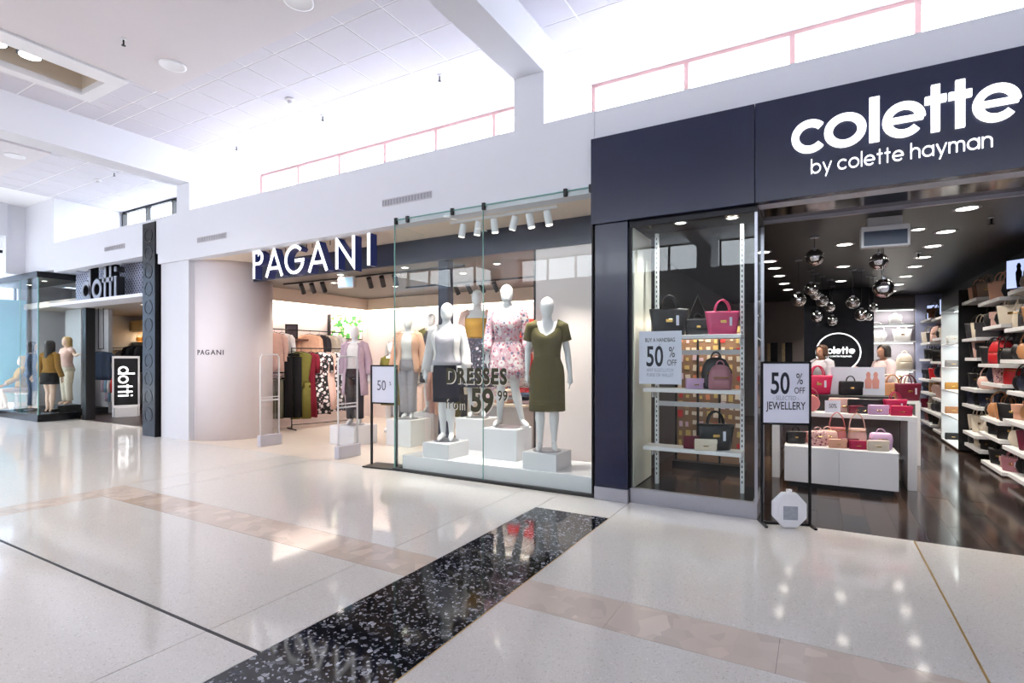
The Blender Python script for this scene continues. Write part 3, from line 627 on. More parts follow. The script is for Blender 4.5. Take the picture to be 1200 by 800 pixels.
for ch, off in (('d', 0), ('o', 0.52), ('t', 1.0), ('t', 1.24), ('i', 1.53)):
    st, adv = glyph(ch, 0.24)
    for nm, y0, y1, m, wd in (('letter_side', 0.01, 0.16, M_black, 0.26), ('letter_face', 0.0, 0.01, mat('pale_letter_face', rgb(150, 152, 164), 0.35), 0.18)):
        mb = MB()
        for pts, cl in st: mb.stroke([(a, b * (1.15 if ch in 'td' and b > 1 else 1)) for a, b in pts], wd, y0, y1, bool(cl))
        mb.v = [(a * 0.47 + off, b, c * 0.47) for a, b, c in mb.v]; build(mb, nm, m, ds)
tag(build(B(-15.62, -15.44, 6.1, 6.3, 0.004, 2.74), 'entrance_post', M_black, None, bevel=0.005), 'black post at the left of the far shop entrance', 'post')
# glass corner box
gb = thing('glass_corner_window', 'projecting glass corner window with black base and black cap', 'display window', (-15.95, 5.35, 0))
build(B(-3.2, 0, 0, 0.85, 0, 0.17), 'base', M_blackgloss, gb, bevel=0.004, seg=1); build(B(-3.2, 0.02, -0.02, 0.87, 3.42, 3.56), 'cap', M_black, gb, bevel=0.004, seg=1)
pane_box('pane', -3.2, -1.05, 0.01, 0.02, 0.17, 3.42, gb); pane_box('pane', -1.04, 0, 0.01, 0.02, 0.17, 3.42, gb); pane_box('side_pane', -0.02, -0.01, 0.02, 0.85, 0.17, 3.42, gb)
build(MB().box(-0.022, 0.0, 0.005, 0.025, 0.17, 3.42).box(-1.05, -1.04, 0.008, 0.022, 0.17, 3.42), 'glass_edge', M_glassedge, gb)
struct('wall_front', B(-19.1, -16.9, 7.2, 7.3, 0, 3.5), M_lightgrey)
struct('floor', B(-19.1, -16.9, 6.2, 7.2, 0, 0.17), M_black)
struct('wall_front', B(-18.3, -17.35, 6.75, 6.85, 0.17, 2.85), M_lightgrey)
tag(build(B(-19.13, -19.09, 5.45, 6.15, 0.3, 3.1), 'teal_reflection_panel', mat('painted_teal_reflection', rgb(120, 196, 214), 0.5, var=0.15, vscale=1.5)), 'turquoise panel imitating glass reflection at the left end of the glass corner window', 'poster')  # teal reflection in the glass, painted as a panel
for k, (x, y, p) in enumerate(((-14.6, 7.0, 60), (-13.2, 7.1, 60), (-12.4, 6.9, 60), (-13.6, 8.2, 80), (-15.2, 8.0, 60))):
    downlight(x, y, 2.85, 'bright ceiling spot in the far dark shop, %s from the glass corner' % ORD[k], 'ceiling spots of the far shop', p, (1, 0.86, 0.7), 0.07)
for k, (x, y) in enumerate(((-16.6, 5.7), (-17.8, 5.8))): downlight(x, y, 3.42, 'small light under the cap of the glass corner window, %s one' % ('right', 'left')[k], 'glass corner lights', 40, (1, 0.95, 0.88), 0.05)

# ------------------------------------------------------------------ figures: mannequins and people, each body one continuous skin
M_mann = mat('white_mannequin', rgb(240, 240, 242), 0.28, var=0.01)
def ellipse_rings(mb, rows, n=20, H=1.0, power=2.0):
    """rows: (z, cx, cy, rx, ry)"""
    rs = []
    for z, cx, cy, rx, ry in rows:
        ring = []
        for k in range(n):
            a = 2 * PI * k / n; c, s_ = math.cos(a), math.sin(a)
            ring.append(((cx + rx * math.copysign(abs(c) ** (2 / power), c)) * H, (cy + ry * math.copysign(abs(s_) ** (2 / power), s_)) * H, z * H))
        rs.append(ring)
    return mb.rings(rs)
TORSO = [(0.46, 0, 0.0, 0.05, 0.045), (0.475, 0, 0.004, 0.082, 0.062), (0.5, 0, 0.008, 0.097, 0.073), (0.53, 0, 0.008, 0.099, 0.073), (0.565, 0, 0.002, 0.09, 0.064), (0.615, 0, -0.004, 0.07, 0.052),
         (0.65, 0, -0.005, 0.072, 0.055), (0.69, 0, -0.01, 0.081, 0.064), (0.73, 0, -0.014, 0.089, 0.07), (0.765, 0, -0.006, 0.09, 0.062), (0.795, 0, 0.002, 0.092, 0.052), (0.815, 0, 0.006, 0.08, 0.042), (0.832, 0, 0.008, 0.05, 0.035), (0.845, 0, 0.006, 0.034, 0.032), (0.87, 0, 0.0, 0.03, 0.031), (0.9, 0, -0.004, 0.03, 0.032)]
HEAD = [(0.868, 0, -0.022, 0.012, 0.014), (0.873, 0, -0.02, 0.024, 0.028), (0.885, 0, -0.014, 0.034, 0.042), (0.905, 0, -0.008, 0.041, 0.051), (0.93, 0, -0.004, 0.045, 0.056), (0.955, 0, 0.0, 0.045, 0.056), (0.975, 0, 0.002, 0.038, 0.048), (0.99, 0, 0.004, 0.024, 0.031), (0.999, 0, 0.005, 0.008, 0.01)]
def default_pose():
    p = {}
    for s in (-1, 1):
        k = 'L' if s < 0 else 'R'
        p['sh' + k] = (s * 0.098, 0.006, 0.805); p['el' + k] = (s * 0.128, 0.02, 0.64); p['wr' + k] = (s * 0.138, -0.025, 0.49); p['hd' + k] = (s * 0.006, -0.018, -1)
        p['hip' + k] = (s * 0.048, 0.004, 0.49); p['kn' + k] = (s * 0.046, -0.004, 0.275); p['an' + k] = (s * 0.045, 0.014, 0.045); p['toe' + k] = (s * 0.055, -0.07, 0.012)
    return p
def figure_mesh(name, H, pose=None, face=False, head_tilt=0.0, lean=0.0, voxel=0.011):
    p = default_pose(); p.update(pose or {}); mb = MB()
    ellipse_rings(mb, TORSO, 20, H)
    hd = MB(); ellipse_rings(hd, HEAD, 18, H)
    c0, s0 = math.cos(head_tilt), math.sin(head_tilt)
    piv = 0.86 * H
    mb.add([(x * c0 + (z - piv) * s0, y, piv + (z - piv) * c0 - x * s0) for x, y, z in hd.v], hd.f)
    V = lambda q: Vector(q) * H
    if face:
        for s in (-1, 1): mb.limb([V((s * 0.044, 0.004, 0.925)), V((s * 0.046, 0.008, 0.94))], [0.007 * H] * 2, 8)
        mb.limb([V((0, -0.058, 0.945)), V((0, -0.066, 0.921))], [0.005 * H, 0.008 * H], 8); mb.limb([V((-0.012, -0.054, 0.897)), V((0.012, -0.054, 0.897))], [0.005 * H] * 2, 8)
        for s in (-1, 1): mb.limb([V((s * 0.012, -0.056, 0.945)), V((s * 0.024, -0.05, 0.945))], [0.0045 * H] * 2, 8)
    for k in 'LR':
        sh, el, wr = V(p['sh' + k]), V(p['el' + k]), V(p['wr' + k]); s = -1 if k == 'L' else 1
        mb.limb([sh, sh.lerp(el, 0.5), el, el.lerp(wr, 0.35), wr], [0.029 * H, 0.026 * H, 0.021 * H, 0.021 * H, 0.0145 * H], 12)
        mb.limb([V((s * 0.05, 0.006, 0.81)), sh], [0.03 * H, 0.031 * H], 12)
        d = Vector(p['hd' + k]); d.normalize(); side = d.cross(Vector((1, 0, 0)))
        if side.length < 0.2: side = Vector((0, -1, 0))
        side.normalize()
        palm = wr + d * 0.05 * H
        mb.tube([wr, wr + d * 0.018 * H, palm, palm + d * 0.006 * H], [0.013 * H, 0.018 * H, 0.021 * H, 0.016 * H], 10, True, 0.5)
        bend = Vector((-s, 0, 0)) * 0.25
        for j, (o, ln) in enumerate(((-0.0145, 0.036), (-0.005, 0.044), (0.005, 0.042), (0.0145, 0.033))):
            a = palm + side * o * H; b = a + d * ln * 0.55 * H + bend * 0.012 * H; e = b + (d + bend * 1.4).normalized() * ln * 0.5 * H
            mb.limb([a, b, e], [0.0052 * H, 0.0048 * H, 0.004 * H], 6)
        a = wr + d * 0.015 * H - side * 0.012 * H; mb.limb([a, a + (d - side * 0.7).normalized() * 0.028 * H, a + (d - side * 0.35).normalized() * 0.046 * H], [0.007 * H, 0.0058 * H, 0.0048 * H], 6)
        hip, kn, an, toe = V(p['hip' + k]), V(p['kn' + k]), V(p['an' + k]), V(p['toe' + k])
        mb.limb([hip, hip.lerp(kn, 0.4), kn, kn.lerp(an, 0.3), kn.lerp(an, 0.7), an], [0.05 * H, 0.045 * H, 0.03 * H, 0.033 * H, 0.023 * H, 0.018 * H], 14)
        heel = an + Vector((0, 0.018, -0.02)) * H
        mb.limb([heel, an.lerp(toe, 0.35) - Vector((0, 0, 0.004)) * H, toe.lerp(an, 0.25), toe], [0.018 * H, 0.02 * H, 0.02 * H, 0.013 * H], 10)
    if lean:
        cl, sl = math.cos(lean), math.sin(lean)
        mb.v = [(x, y * cl + (z - 0.5 * H) * -sl if z > 0.5 * H else y, 0.5 * H + (z - 0.5 * H) * cl + y * sl * 0 if z > 0.5 * H else z) for x, y, z in mb.v]
    me = mb.mesh(name); o = bpy.data.objects.new('tmp', me); COL.objects.link(o)
    r = o.modifiers.new('r', 'REMESH'); r.mode = 'VOXEL'; r.voxel_size = voxel; r.use_smooth_shade = True
    sm = o.modifiers.new('s', 'SMOOTH'); sm.iterations = 2; sm.factor = 0.5
    dc = o.modifiers.new('d', 'DECIMATE'); dc.ratio = 0.35
    out = bpy.data.meshes.new_from_object(o.evaluated_get(bpy.context.evaluated_depsgraph_get())); out.name = name
    bpy.data.objects.remove(o); zmin = min(v.co.z for v in out.vertices)
    for v in out.vertices: v.co.z -= zmin
    for q in out.polygons: q.use_smooth = True
    return out, p
def torso_at(z):
    for a, b in zip(TORSO[:-1], TORSO[1:]):
        if a[0] <= z <= b[0]:
            t = (z - a[0]) / (b[0] - a[0]); return [a[i] + (b[i] - a[i]) * t for i in range(5)]
    return list(TORSO[0] if z < TORSO[0][0] else TORSO[-1])
def cloth_rings(mb, H, zs, extra, flare=None, n=28, folds=0.0, nf=7, open_ends=True, seed=0.0):
    rs = []
    for i, z in enumerate(zs):
        zz, cx, cy, rx, ry = torso_at(max(z, 0.53) if flare else z)
        e = extra[i] if isinstance(extra, (list, tuple)) else extra
        ring = []
        for k in range(n):
            a = 2 * PI * k / n; w = 1 + folds * (i / max(1, len(zs) - 1)) * math.sin(nf * a + seed)
            ring.append(((cx + (rx + e) * math.cos(a) * w) * H, (cy + (ry + e) * math.sin(a) * w) * H, z * H))
        rs.append(ring)
    return mb.rings(rs, cap=False)
def finish_cloth(mb, name, m, parent, thick=0.004):
    o = build(mb, name, m, parent, smooth=True); s = o.modifiers.new('thickness', 'SOLIDIFY'); s.thickness = thick; s.offset = 1
    return o
def sleeve(mb, H, p, k, frac, r0=0.036, r1=0.03):
    sh, el, wr = (Vector(p[q + k]) * H for q in ('sh', 'el', 'wr')); s = -1 if k == 'L' else 1
    path = [Vector((s * 0.06, 0.006, 0.815)) * H, sh, sh.lerp(el, 0.5), el, el.lerp(wr, 0.5), wr]; cum = [0, 0.12, 0.3, 0.5, 0.75, 1.0]
    pts = []; rr = []
    for q, c in zip(path, cum):
        if c <= frac + 1e-6: pts.append(q); rr.append((r0 + (r1 - r0) * c) * H)
    for i in range(len(cum) - 1):
        if cum[i] < frac < cum[i + 1] - 1e-6: pts.append(path[i].lerp(path[i + 1], (frac - cum[i]) / (cum[i + 1] - cum[i]))); rr.append((r0 + (r1 - r0) * frac) * H)
    return mb.tube(pts, rr, 14, cap=False)
def top(fig, H, p, m, z0=0.56, z1=0.825, extra=0.012, sleeves=1.0, name='top', hem=None, sr=(0.036, 0.03), folds=0.0, vneck=0.0):
    zs = [z0 + (z1 - z0) * t for t in (0, 0.12, 0.25, 0.4, 0.55, 0.7, 0.85, 0.95, 1.0)]
    ex = [extra] * 7 + [extra * 0.8, extra * 0.7]
    if hem: ex[0] = hem; ex[1] = (hem * 2 + extra) / 3; ex[2] = (hem + 2 * extra) / 3
    mb = MB(); cloth_rings(mb, H, zs, ex)
    if vneck:
        for i, wgt in ((5, 0.12), (6, 0.4), (7, 0.75), (8, 1.0)):
            for k in range(28):
                dv = abs((2 * PI * k / 28 - 1.5 * PI + PI) % (2 * PI) - PI); q = mb.v[i * 28 + k]
                mb.v[i * 28 + k] = (q[0], q[1], q[2] - vneck * H * wgt * max(0, 1 - dv / 0.75))
    if sleeves:
        for k in 'LR': sleeve(mb, H, p, k, sleeves, *sr)
    return finish_cloth(mb, name, m, fig)
def skirt(fig, H, m, z0, z1=0.63, hemx=0.02, name='skirt', folds=0.03, nf=7, waist=0.008):
    zs = [z1 + (z0 - z1) * t for t in (0, 0.12, 0.25, 0.4, 0.6, 0.8, 1.0)]; mb = MB(); rs = []; n = 32
    for i, z in enumerate(zs):
        _, cx, cy, rx, ry = torso_at(max(z, 0.53)); t = i / 6
        e = waist + (hemx - waist) * t
        rs.append([((cx + (rx + e) * math.cos(2 * PI * k / n) * (1 + folds * t * math.sin(nf * 2 * PI * k / n))) * H, (cy + (ry + e) * math.sin(2 * PI * k / n) * (1 + folds * t * math.sin(nf * 2 * PI * k / n))) * H, z * H) for k in range(n)])
    mb.rings(rs, cap=False); return finish_cloth(mb, name, m, fig)
def trousers(fig, H, p, m, wide=1.0, name='trousers', z_end=0.06):
    mb = MB(); cloth_rings(mb, H, [0.47, 0.5, 0.53, 0.57, 0.62], 0.01)
    for k in 'LR':
        hip, kn, an = (Vector(p[q + k]) * H for q in ('hip', 'kn', 'an'))
        mb.tube([hip + Vector((0, 0, 0.02 * H)), hip.lerp(kn, 0.4), kn, kn.lerp(an, 0.5), kn.lerp(an, 0.92)], [0.058 * H, 0.055 * H, 0.042 * H * wide, 0.04 * H * wide, 0.04 * H * wide], 16, cap=False)
    return finish_cloth(mb, name, m, fig)
def jacket(fig, H, p, m, z0=0.47, extra=0.02, sleeves=0.97, name='jacket', gap=0.55, sr=(0.042, 0.034), hem=0.03):
    """worn open at the front"""
    zs = [z0 + (0.83 - z0) * t for t in (0, 0.12, 0.25, 0.4, 0.55, 0.7, 0.85, 0.95, 1.0)]; mb = MB(); n = 26; rs = []
    for i, z in enumerate(zs):
        _, cx, cy, rx, ry = torso_at(max(z, 0.5)); e = extra + max(0, (hem - extra) * (1 - i / 4)) if i < 4 else extra
        if i >= 7: e *= 0.7
        g = gap * (1 - 0.3 * i / 8); ring = []
        for k in range(n + 1):
            a = -PI / 2 + g + (2 * PI - 2 * g) * k / n; ring.append(((cx + (rx + e) * math.cos(a)) * H, (cy + (ry + e) * math.sin(a)) * H, z * H))
        rs.append(ring)
    L = n + 1
    mb.add([q for r in rs for q in r], [(i * L + k, i * L + k + 1, (i + 1) * L + k + 1, (i + 1) * L + k) for i in range(len(rs) - 1) for k in range(n)])
    for k in 'LR': sleeve(mb, H, p, k, sleeves, *sr)
    return finish_cloth(mb, name, m, fig)
def stand_base(fig, r=0.17):
    build(MB().cyl((0, 0.01, 0.001), r, 0.008, 28), 'base_plate', M_steel, fig)
def figure(label, cat, loc, rz, H, pose=None, skin=None, base=True, face=False, tilt=0.0, lean=0.0, me=None, name='mannequin', z0=0.012):
    t = thing(name, label, cat, loc, rz)
    if me is None: m_, p = figure_mesh(name + '_body', H, pose, face, tilt, lean)
    else: m_, p = me
    link('body', m_, skin or M_mann, t, (0, 0, z0 if base else 0))
    if base: stand_base(t)
    return t, p, m_

# fabrics
def fabric(name, col, **k): return mat(name, col, 0.85, var=k.pop('var', 0.12), vscale=14, bump=0.25, bscale=22, spec=0.15, **k)
F_offwhite = fabric('offwhite_knit', rgb(226, 222, 222)); F_silk = fabric('pale_grey_silk', rgb(184, 180, 190)); F_navy = fabric('navy_wool', rgb(19, 23, 40))
F_mustard = fabric('mustard_satin', rgb(190, 146, 68)); F_blush = fabric('blush_crepe', rgb(232, 196, 184)); F_peach = fabric('peach_crepe', rgb(234, 186, 158)); F_olive = fabric('olive_linen', rgb(92, 84, 52)); F_khaki = fabric('khaki_twill', rgb(104, 98, 48))
F_black = fabric('black_cotton', rgb(26, 25, 28)); F_grey = fabric('mid_grey_jersey', rgb(128, 128, 138)); F_lilac = fabric('lilac_crepe', rgb(196, 172, 188)); F_red = fabric('red_crepe', rgb(178, 40, 44)); F_burg = fabric('burgundy_crepe', rgb(112, 30, 44))
F_cream = fabric('cream_wool', rgb(232, 220, 202)); F_denim = fabric('slate_denim', rgb(70, 84, 108)); F_brown = fabric('brown_suede', rgb(128, 84, 52)); F_white = fabric('white_cotton', rgb(238, 236, 236)); F_char = fabric('charcoal_wool', rgb(62, 60, 66)); F_skyblue = fabric('pale_blue_cotton', rgb(150, 180, 204))
F_floral = pattern_mat('pink_floral', rgb(216, 178, 190), [rgb(238, 226, 228), rgb(120, 116, 146), rgb(206, 122, 138), rgb(244, 238, 236)], 9.5, thresholds=(0.3, 0.16, 0.2, 0.1))
F_darkfloral = pattern_mat('dark_floral', rgb(42, 42, 58), [rgb(196, 192, 200), rgb(104, 84, 100), rgb(84, 96, 120)], 13, thresholds=(0.16, 0.14))
F_bwfloral = pattern_mat('black_white_floral', rgb(24, 24, 28), [rgb(232, 226, 226), rgb(206, 160, 164)], 12, thresholds=(0.3, 0.12))
F_camo = pattern_mat('grey_mottled', rgb(112, 110, 102), [rgb(156, 150, 140), rgb(72, 72, 66)], 18, thresholds=(0.22, 0.2))

# --- display window mannequins
P1 = dict(elL=(-0.135, 0.03, 0.645), wrL=(-0.15, -0.02, 0.5), elR=(0.135, 0.025, 0.645), wrR=(0.15, -0.02, 0.5), knL=(-0.03, -0.006, 0.275), anL=(-0.028, 0.014, 0.05), knR=(0.032, -0.004, 0.275), anR=(0.034, 0.01, 0.05), toeL=(-0.04, -0.07, 0.012), toeR=(0.045, -0.07, 0.012))
f, p, _ = figure('white mannequin in pale blouse, open off-white cardigan and navy pencil skirt', 'mannequin', (-4.31, 5.76, 0.4), 0.42, 1.84, P1, tilt=0.04)
skirt(f, 1.84, F_navy, 0.285, 0.635, 0.0, folds=0.0); top(f, 1.84, p, F_silk, 0.55, 0.825, 0.014, 0, 'blouse', hem=0.02, vneck=0.06); jacket(f, 1.84, p, F_offwhite, 0.5, 0.017, 0.98, 'cardigan', 0.85, (0.038, 0.032), 0.018)
P2 = dict(elL=(-0.135, 0.02, 0.64), wrL=(-0.145, -0.04, 0.49))
f, p, body2 = figure('white mannequin in mustard camisole and dark floral skirt standing at the back', 'mannequin', (-4.32, 6.52, 0.64), 0.5, 1.86, P2)
skirt(f, 1.86, F_darkfloral, 0.24, 0.64, 0.03); top(f, 1.86, p, F_mustard, 0.62, 0.775, 0.012, 0, 'camisole'); jacket(f, 1.86, p, F_blush, 0.56, 0.018, 0.9, 'blazer', 1.25, (0.038, 0.032), 0.02)
tag(build(B(-4.56, -4.08, 6.31, 6.75, 0, 0.64), 'display_plinth', M_whitegloss, None, bevel=0.006), 'white plinth half hidden under the mannequin in the mustard camisole', 'plinth', 'plinths in the glass display')
P3 = dict(elL=(-0.13, 0.03, 0.645), wrL=(-0.14, -0.02, 0.5), elR=(0.135, 0.03, 0.645), wrR=(0.15, -0.035, 0.51), knL=(-0.04, -0.03, 0.28), anL=(-0.06, 0.03, 0.05), knR=(0.055, -0.02, 0.275), anR=(0.105, 0.0, 0.05), toeL=(-0.085, -0.05, 0.014), toeR=(0.15, -0.07, 0.014))
f, p, _ = figure('white mannequin in long-sleeved pink floral dress on the tallest plinth', 'mannequin', (-3.53, 6.04, 0.6), 0.4, 1.87, P3, tilt=-0.05)
skirt(f, 1.87, F_floral, 0.345, 0.645, 0.03, 'dress_skirt', 0.05, 6); top(f, 1.87, p, F_floral, 0.6, 0.818, 0.014, 0.93, 'dress_bodice', sr=(0.04, 0.034), vneck=0.07)
P4 = dict(elL=(-0.128, 0.04, 0.65), wrL=(-0.13, 0.02, 0.5), elR=(0.132, 0.03, 0.645), wrR=(0.15, -0.01, 0.49), knL=(-0.046, -0.006, 0.275), knR=(0.048, -0.004, 0.275))
f, p, _ = figure('white mannequin in short-sleeved olive dress before the blush panel', 'mannequin', (-2.81, 5.75, 0.4), 0.42, 1.83, P4)
skirt(f, 1.83, F_olive, 0.26, 0.645, 0.018, 'dress_skirt', 0.02, 5); top(f, 1.83, p, F_olive, 0.61, 0.812, 0.014, 0.32, 'dress_bodice', sr=(0.044, 0.04), vneck=0.085); build(MB().rings([[(0.132 * math.cos(a) * 1.02, 0.096 * math.sin(a) - 0.008, z) for a in [2 * PI * k / 24 for k in range(24)]] for z in (1.115, 1.165)], False), 'belt', F_olive, f, smooth=True)
# --- mannequins deeper in the middle shop
build_t(B(-7.45, -6.85, 6.55, 7.1, 0, 0.33), 'display_plinth', M_whitegloss, 'low white plinth at the middle shop entrance beside the security gate', 'plinth', group='plinths at the middle shop entrance')
build_t(B(-6.5, -5.95, 6.95, 7.5, 0, 0.45), 'display_plinth', M_whitegloss, 'low white plinth right behind the small framed price stand', 'plinth', group='plinths at the middle shop entrance')
f, p, bA = figure('white mannequin in peach jacket, white top and pale grey trousers', 'mannequin', (-6.22, 7.2, 0.45), 0.5, 1.8, P1)
trousers(f, 1.8, p, fabric('dove_grey_twill', rgb(168, 164, 172)), 1.2); top(f, 1.8, p, F_white, 0.57, 0.825, 0.012, 0); jacket(f, 1.8, p, F_peach, 0.45, 0.024, 0.98, 'jacket', 0.6)
f, p, bB = figure('white mannequin in dark top beside the one in the peach jacket', 'mannequin', (-6.3, 7.95, 0.5), 0.5, 1.84, P2)
top(f, 1.84, p, F_char, 0.57, 0.825, 0.014, 0.6); jacket(f, 1.84, p, F_khaki, 0.5, 0.022, 0.9, 'waistcoat', 0.8); skirt(f, 1.84, F_char, 0.3)
build_t(B(-6.58, -6.05, 7.7, 8.2, 0, 0.5), 'display_plinth', M_whitegloss, 'white plinth under the mannequin in the dark top', 'plinth', group='plinths at the middle shop entrance')
f, p, bC = figure('white mannequin in long lilac coat over white top on the low entrance plinth', 'mannequin', (-7.13, 6.83, 0.33), 0.5, 1.74, P4)
trousers(f, 1.74, p, F_char); top(f, 1.74, p, F_white, 0.57, 0.825, 0.012, 0); jacket(f, 1.74, p, F_lilac, 0.3, 0.022, 0.95, 'long_coat', 0.7, hem=0.035)
f, p, _ = figure('white mannequin in olive dress seen under the wall screen', 'mannequin', (-7.6, 8.3, 0.0), 0.4, 1.8, None, me=(bB, default_pose()))
skirt(f, 1.84, F_khaki, 0.3, 0.645, 0.03); top(f, 1.84, default_pose(), F_khaki, 0.6, 0.815, 0.016, 0.3)
# --- glass corner window of the far shop
def hair(fig, H, m, long=0.16, vol=1.0):
    mb = MB(); n = 18; rs = []
    prof = [(0.999, 0.012, 0.02), (0.99, 0.032, 0.042), (0.972, 0.047, 0.058), (0.945, 0.053, 0.063), (0.91, 0.054, 0.062), (0.875, 0.055, 0.06), (0.87 - long * 0.5, 0.056, 0.055), (0.87 - long, 0.045, 0.04)]
    for i, (z, rx, ry) in enumerate(prof):
        g = 0.0 if i < 2 else (0.7 if i == 2 else 1.0); ring = []
        for k in range(n + 1):
            a = -PI / 2 + g + (2 * PI - 2 * g) * k / n; ring.append((rx * vol * math.cos(a) * H, (0.006 + ry * vol * math.sin(a)) * H + (0.012 * H if i > 5 else 0), z * H + 0.012))
        rs.append(ring)
    L = n + 1
    mb.add([q for r in rs for q in r], [(i * L + k, i * L + k + 1, (i + 1) * L + k + 1, (i + 1) * L + k) for i in range(len(rs) - 1) for k in range(n)])
    o = build(mb, 'hair', m, fig, smooth=True); s = o.modifiers.new('thickness', 'SOLIDIFY'); s.thickness = 0.012; s.offset = 0
H_dark = mat('dark_brown_hair', rgb(40, 30, 28), 0.5, var=0.3, vscale=40, bump=0.4, bscale=60); H_blond = mat('blond_hair', rgb(200, 168, 118), 0.5, var=0.2, vscale=40, bump=0.4, bscale=60)
SK = mat('beige_skin_mannequin', rgb(224, 190, 168), 0.4)
f, p, bD = figure('long-haired mannequin in mustard jumper and black mini skirt seen from behind', 'mannequin', (-16.32, 5.72, 0.17), PI + 0.5, 1.76, P1, SK)
skirt(f, 1.76, F_black, 0.4, 0.63, 0.015, folds=0); top(f, 1.76, p, fabric('mustard_knit', rgb(150, 108, 44)), 0.56, 0.825, 0.016, 0.98, 'jumper'); hair(f, 1.76, H_dark, 0.2)
[build(B(x_ - 0.055, x_ + 0.055, -0.15, 0.06, 0.0, 0.09), 'boot', F_black, f, bevel=0.03) for x_ in (-0.07, 0.07)]
f, p, _ = figure('long-haired mannequin in slate denim jacket and trousers behind the corner glass', 'mannequin', (-17.75, 5.85, 0.17), PI - 0.5, 1.74, None, SK, me=(bD, {**default_pose(), **P1}))
trousers(f, 1.76, p, F_denim); top(f, 1.76, p, F_denim, 0.5, 0.825, 0.018, 0.98, 'denim_jacket'); hair(f, 1.76, H_dark, 0.15)
P5 = dict(elR=(0.19, 0.0, 0.72), wrR=(0.3, -0.03, 0.74), hdR=(1, -0.1, 0.0))
f, p, _ = figure('mannequin with blond cap-like hair and one arm stretched sideways', 'mannequin', (-17.0, 6.3, 0.3), 0.2, 1.76, P5, SK)
trousers(f, 1.76, p, F_cream); top(f, 1.76, p, F_blush, 0.56, 0.825, 0.014, 0.3); hair(f, 1.76, H_blond, 0.02)
tag(build(B(-17.25, -16.7, 6.0, 6.5, 0.17, 0.3), 'display_plinth', M_black, None, bevel=0.006), 'low black plinth in the glass corner window', 'plinth')
PS = dict(hipL=(-0.05, 0.0, 0.49), knL=(-0.06, -0.23, 0.49), anL=(-0.05, -0.22, 0.25), toeL=(-0.05, -0.3, 0.22), hipR=(0.05, 0.0, 0.49), knR=(0.06, -0.23, 0.5), anR=(0.07, -0.18, 0.25), toeR=(0.08, -0.27, 0.22), elL=(-0.12, -0.07, 0.66), wrL=(-0.1, -0.2, 0.56), elR=(0.12, -0.07, 0.66), wrR=(0.1, -0.22, 0.58), hdL=(0, -1, -0.2), hdR=(0, -1, -0.2))
f, p, mS = figure('seated mannequin in mustard top and shorts at the left of the corner glass', 'mannequin', (-18.4, 5.85, 0.17), -0.2, 1.74, PS, SK, base=False, z0=0)
zoff = (0.46 - 0.25 + 0.005) * 1.74
top(f, 1.74, p, F_mustard, 0.53, 0.825, 0.016, 0.9); hair(f, 1.74, H_blond, 0.14)
zfix = None
for ch in f.children:
    if ch.name.startswith(('top', 'hair')): ch.location.z -= min(v.co.z for v in mS.vertices) * 0 + 0.2 * 1.74
st = thing('stool', 'small pale stool under the seated mannequin', 'stool', (-18.4, 5.87, 0.17), -0.2)
build(B(-0.18, 0.18, -0.16, 0.16, 0.38, 0.42), 'seat', M_whitegloss, st, bevel=0.01)
for sx in (-1, 1):
    for sy in (-1, 1): build(MB().cyl((sx * 0.15, sy * 0.13, 0), 0.015, 0.385, 8), 'leg', M_steel, st)

# ------------------------------------------------------------------ handbags
def leather(name, col, rough=0.42): return mat('leather_' + name, col, rough, var=0.08, vscale=10, bump=0.08, bscale=120)
LC = dict(black=rgb(24, 23, 27), navy=rgb(28, 32, 52), tan=rgb(176, 124, 84), blush=rgb(226, 186, 176), peach=rgb(228, 176, 150), cream=rgb(232, 220, 202), white=rgb(238, 236, 234), pink=rgb(214, 70, 118), hotpink=rgb(206, 34, 84), magenta=rgb(170, 22, 74),
          burgundy=rgb(104, 22, 46), red=rgb(196, 34, 42), mauve=rgb(168, 112, 124), rose=rgb(196, 118, 118), lilac=rgb(216, 180, 218), grey=rgb(150, 142, 140), taupe=rgb(146, 122, 108), brown=rgb(104, 66, 46), mustard=rgb(192, 138, 58), charcoal=rgb(52, 50, 56))
LM = {k: leather(k, v) for k, v in LC.items()}
LM['floral'] = pattern_mat('floral_leather', rgb(206, 160, 158), [rgb(120, 60, 80), rgb(236, 214, 208)], 30, 0.5, (0.22, 0.2))
M_gold = mat('gold_fitting', rgb(214, 176, 104), 0.25, metal=0.9)
BAGM = {}
def soft_rows(rows, n=20, pw=4.0):
    mb = MB(); ellipse_rings(mb, rows, n, 1.0, pw); return mb
def arch(w, h, z0, y, lean=0.0, n=9, r=0.007):
    return [(-w * math.cos(PI * k / (n - 1)), y + lean * math.sin(PI * k / (n - 1)), z0 + h * math.sin(PI * k / (n - 1))) for k in range(n)]
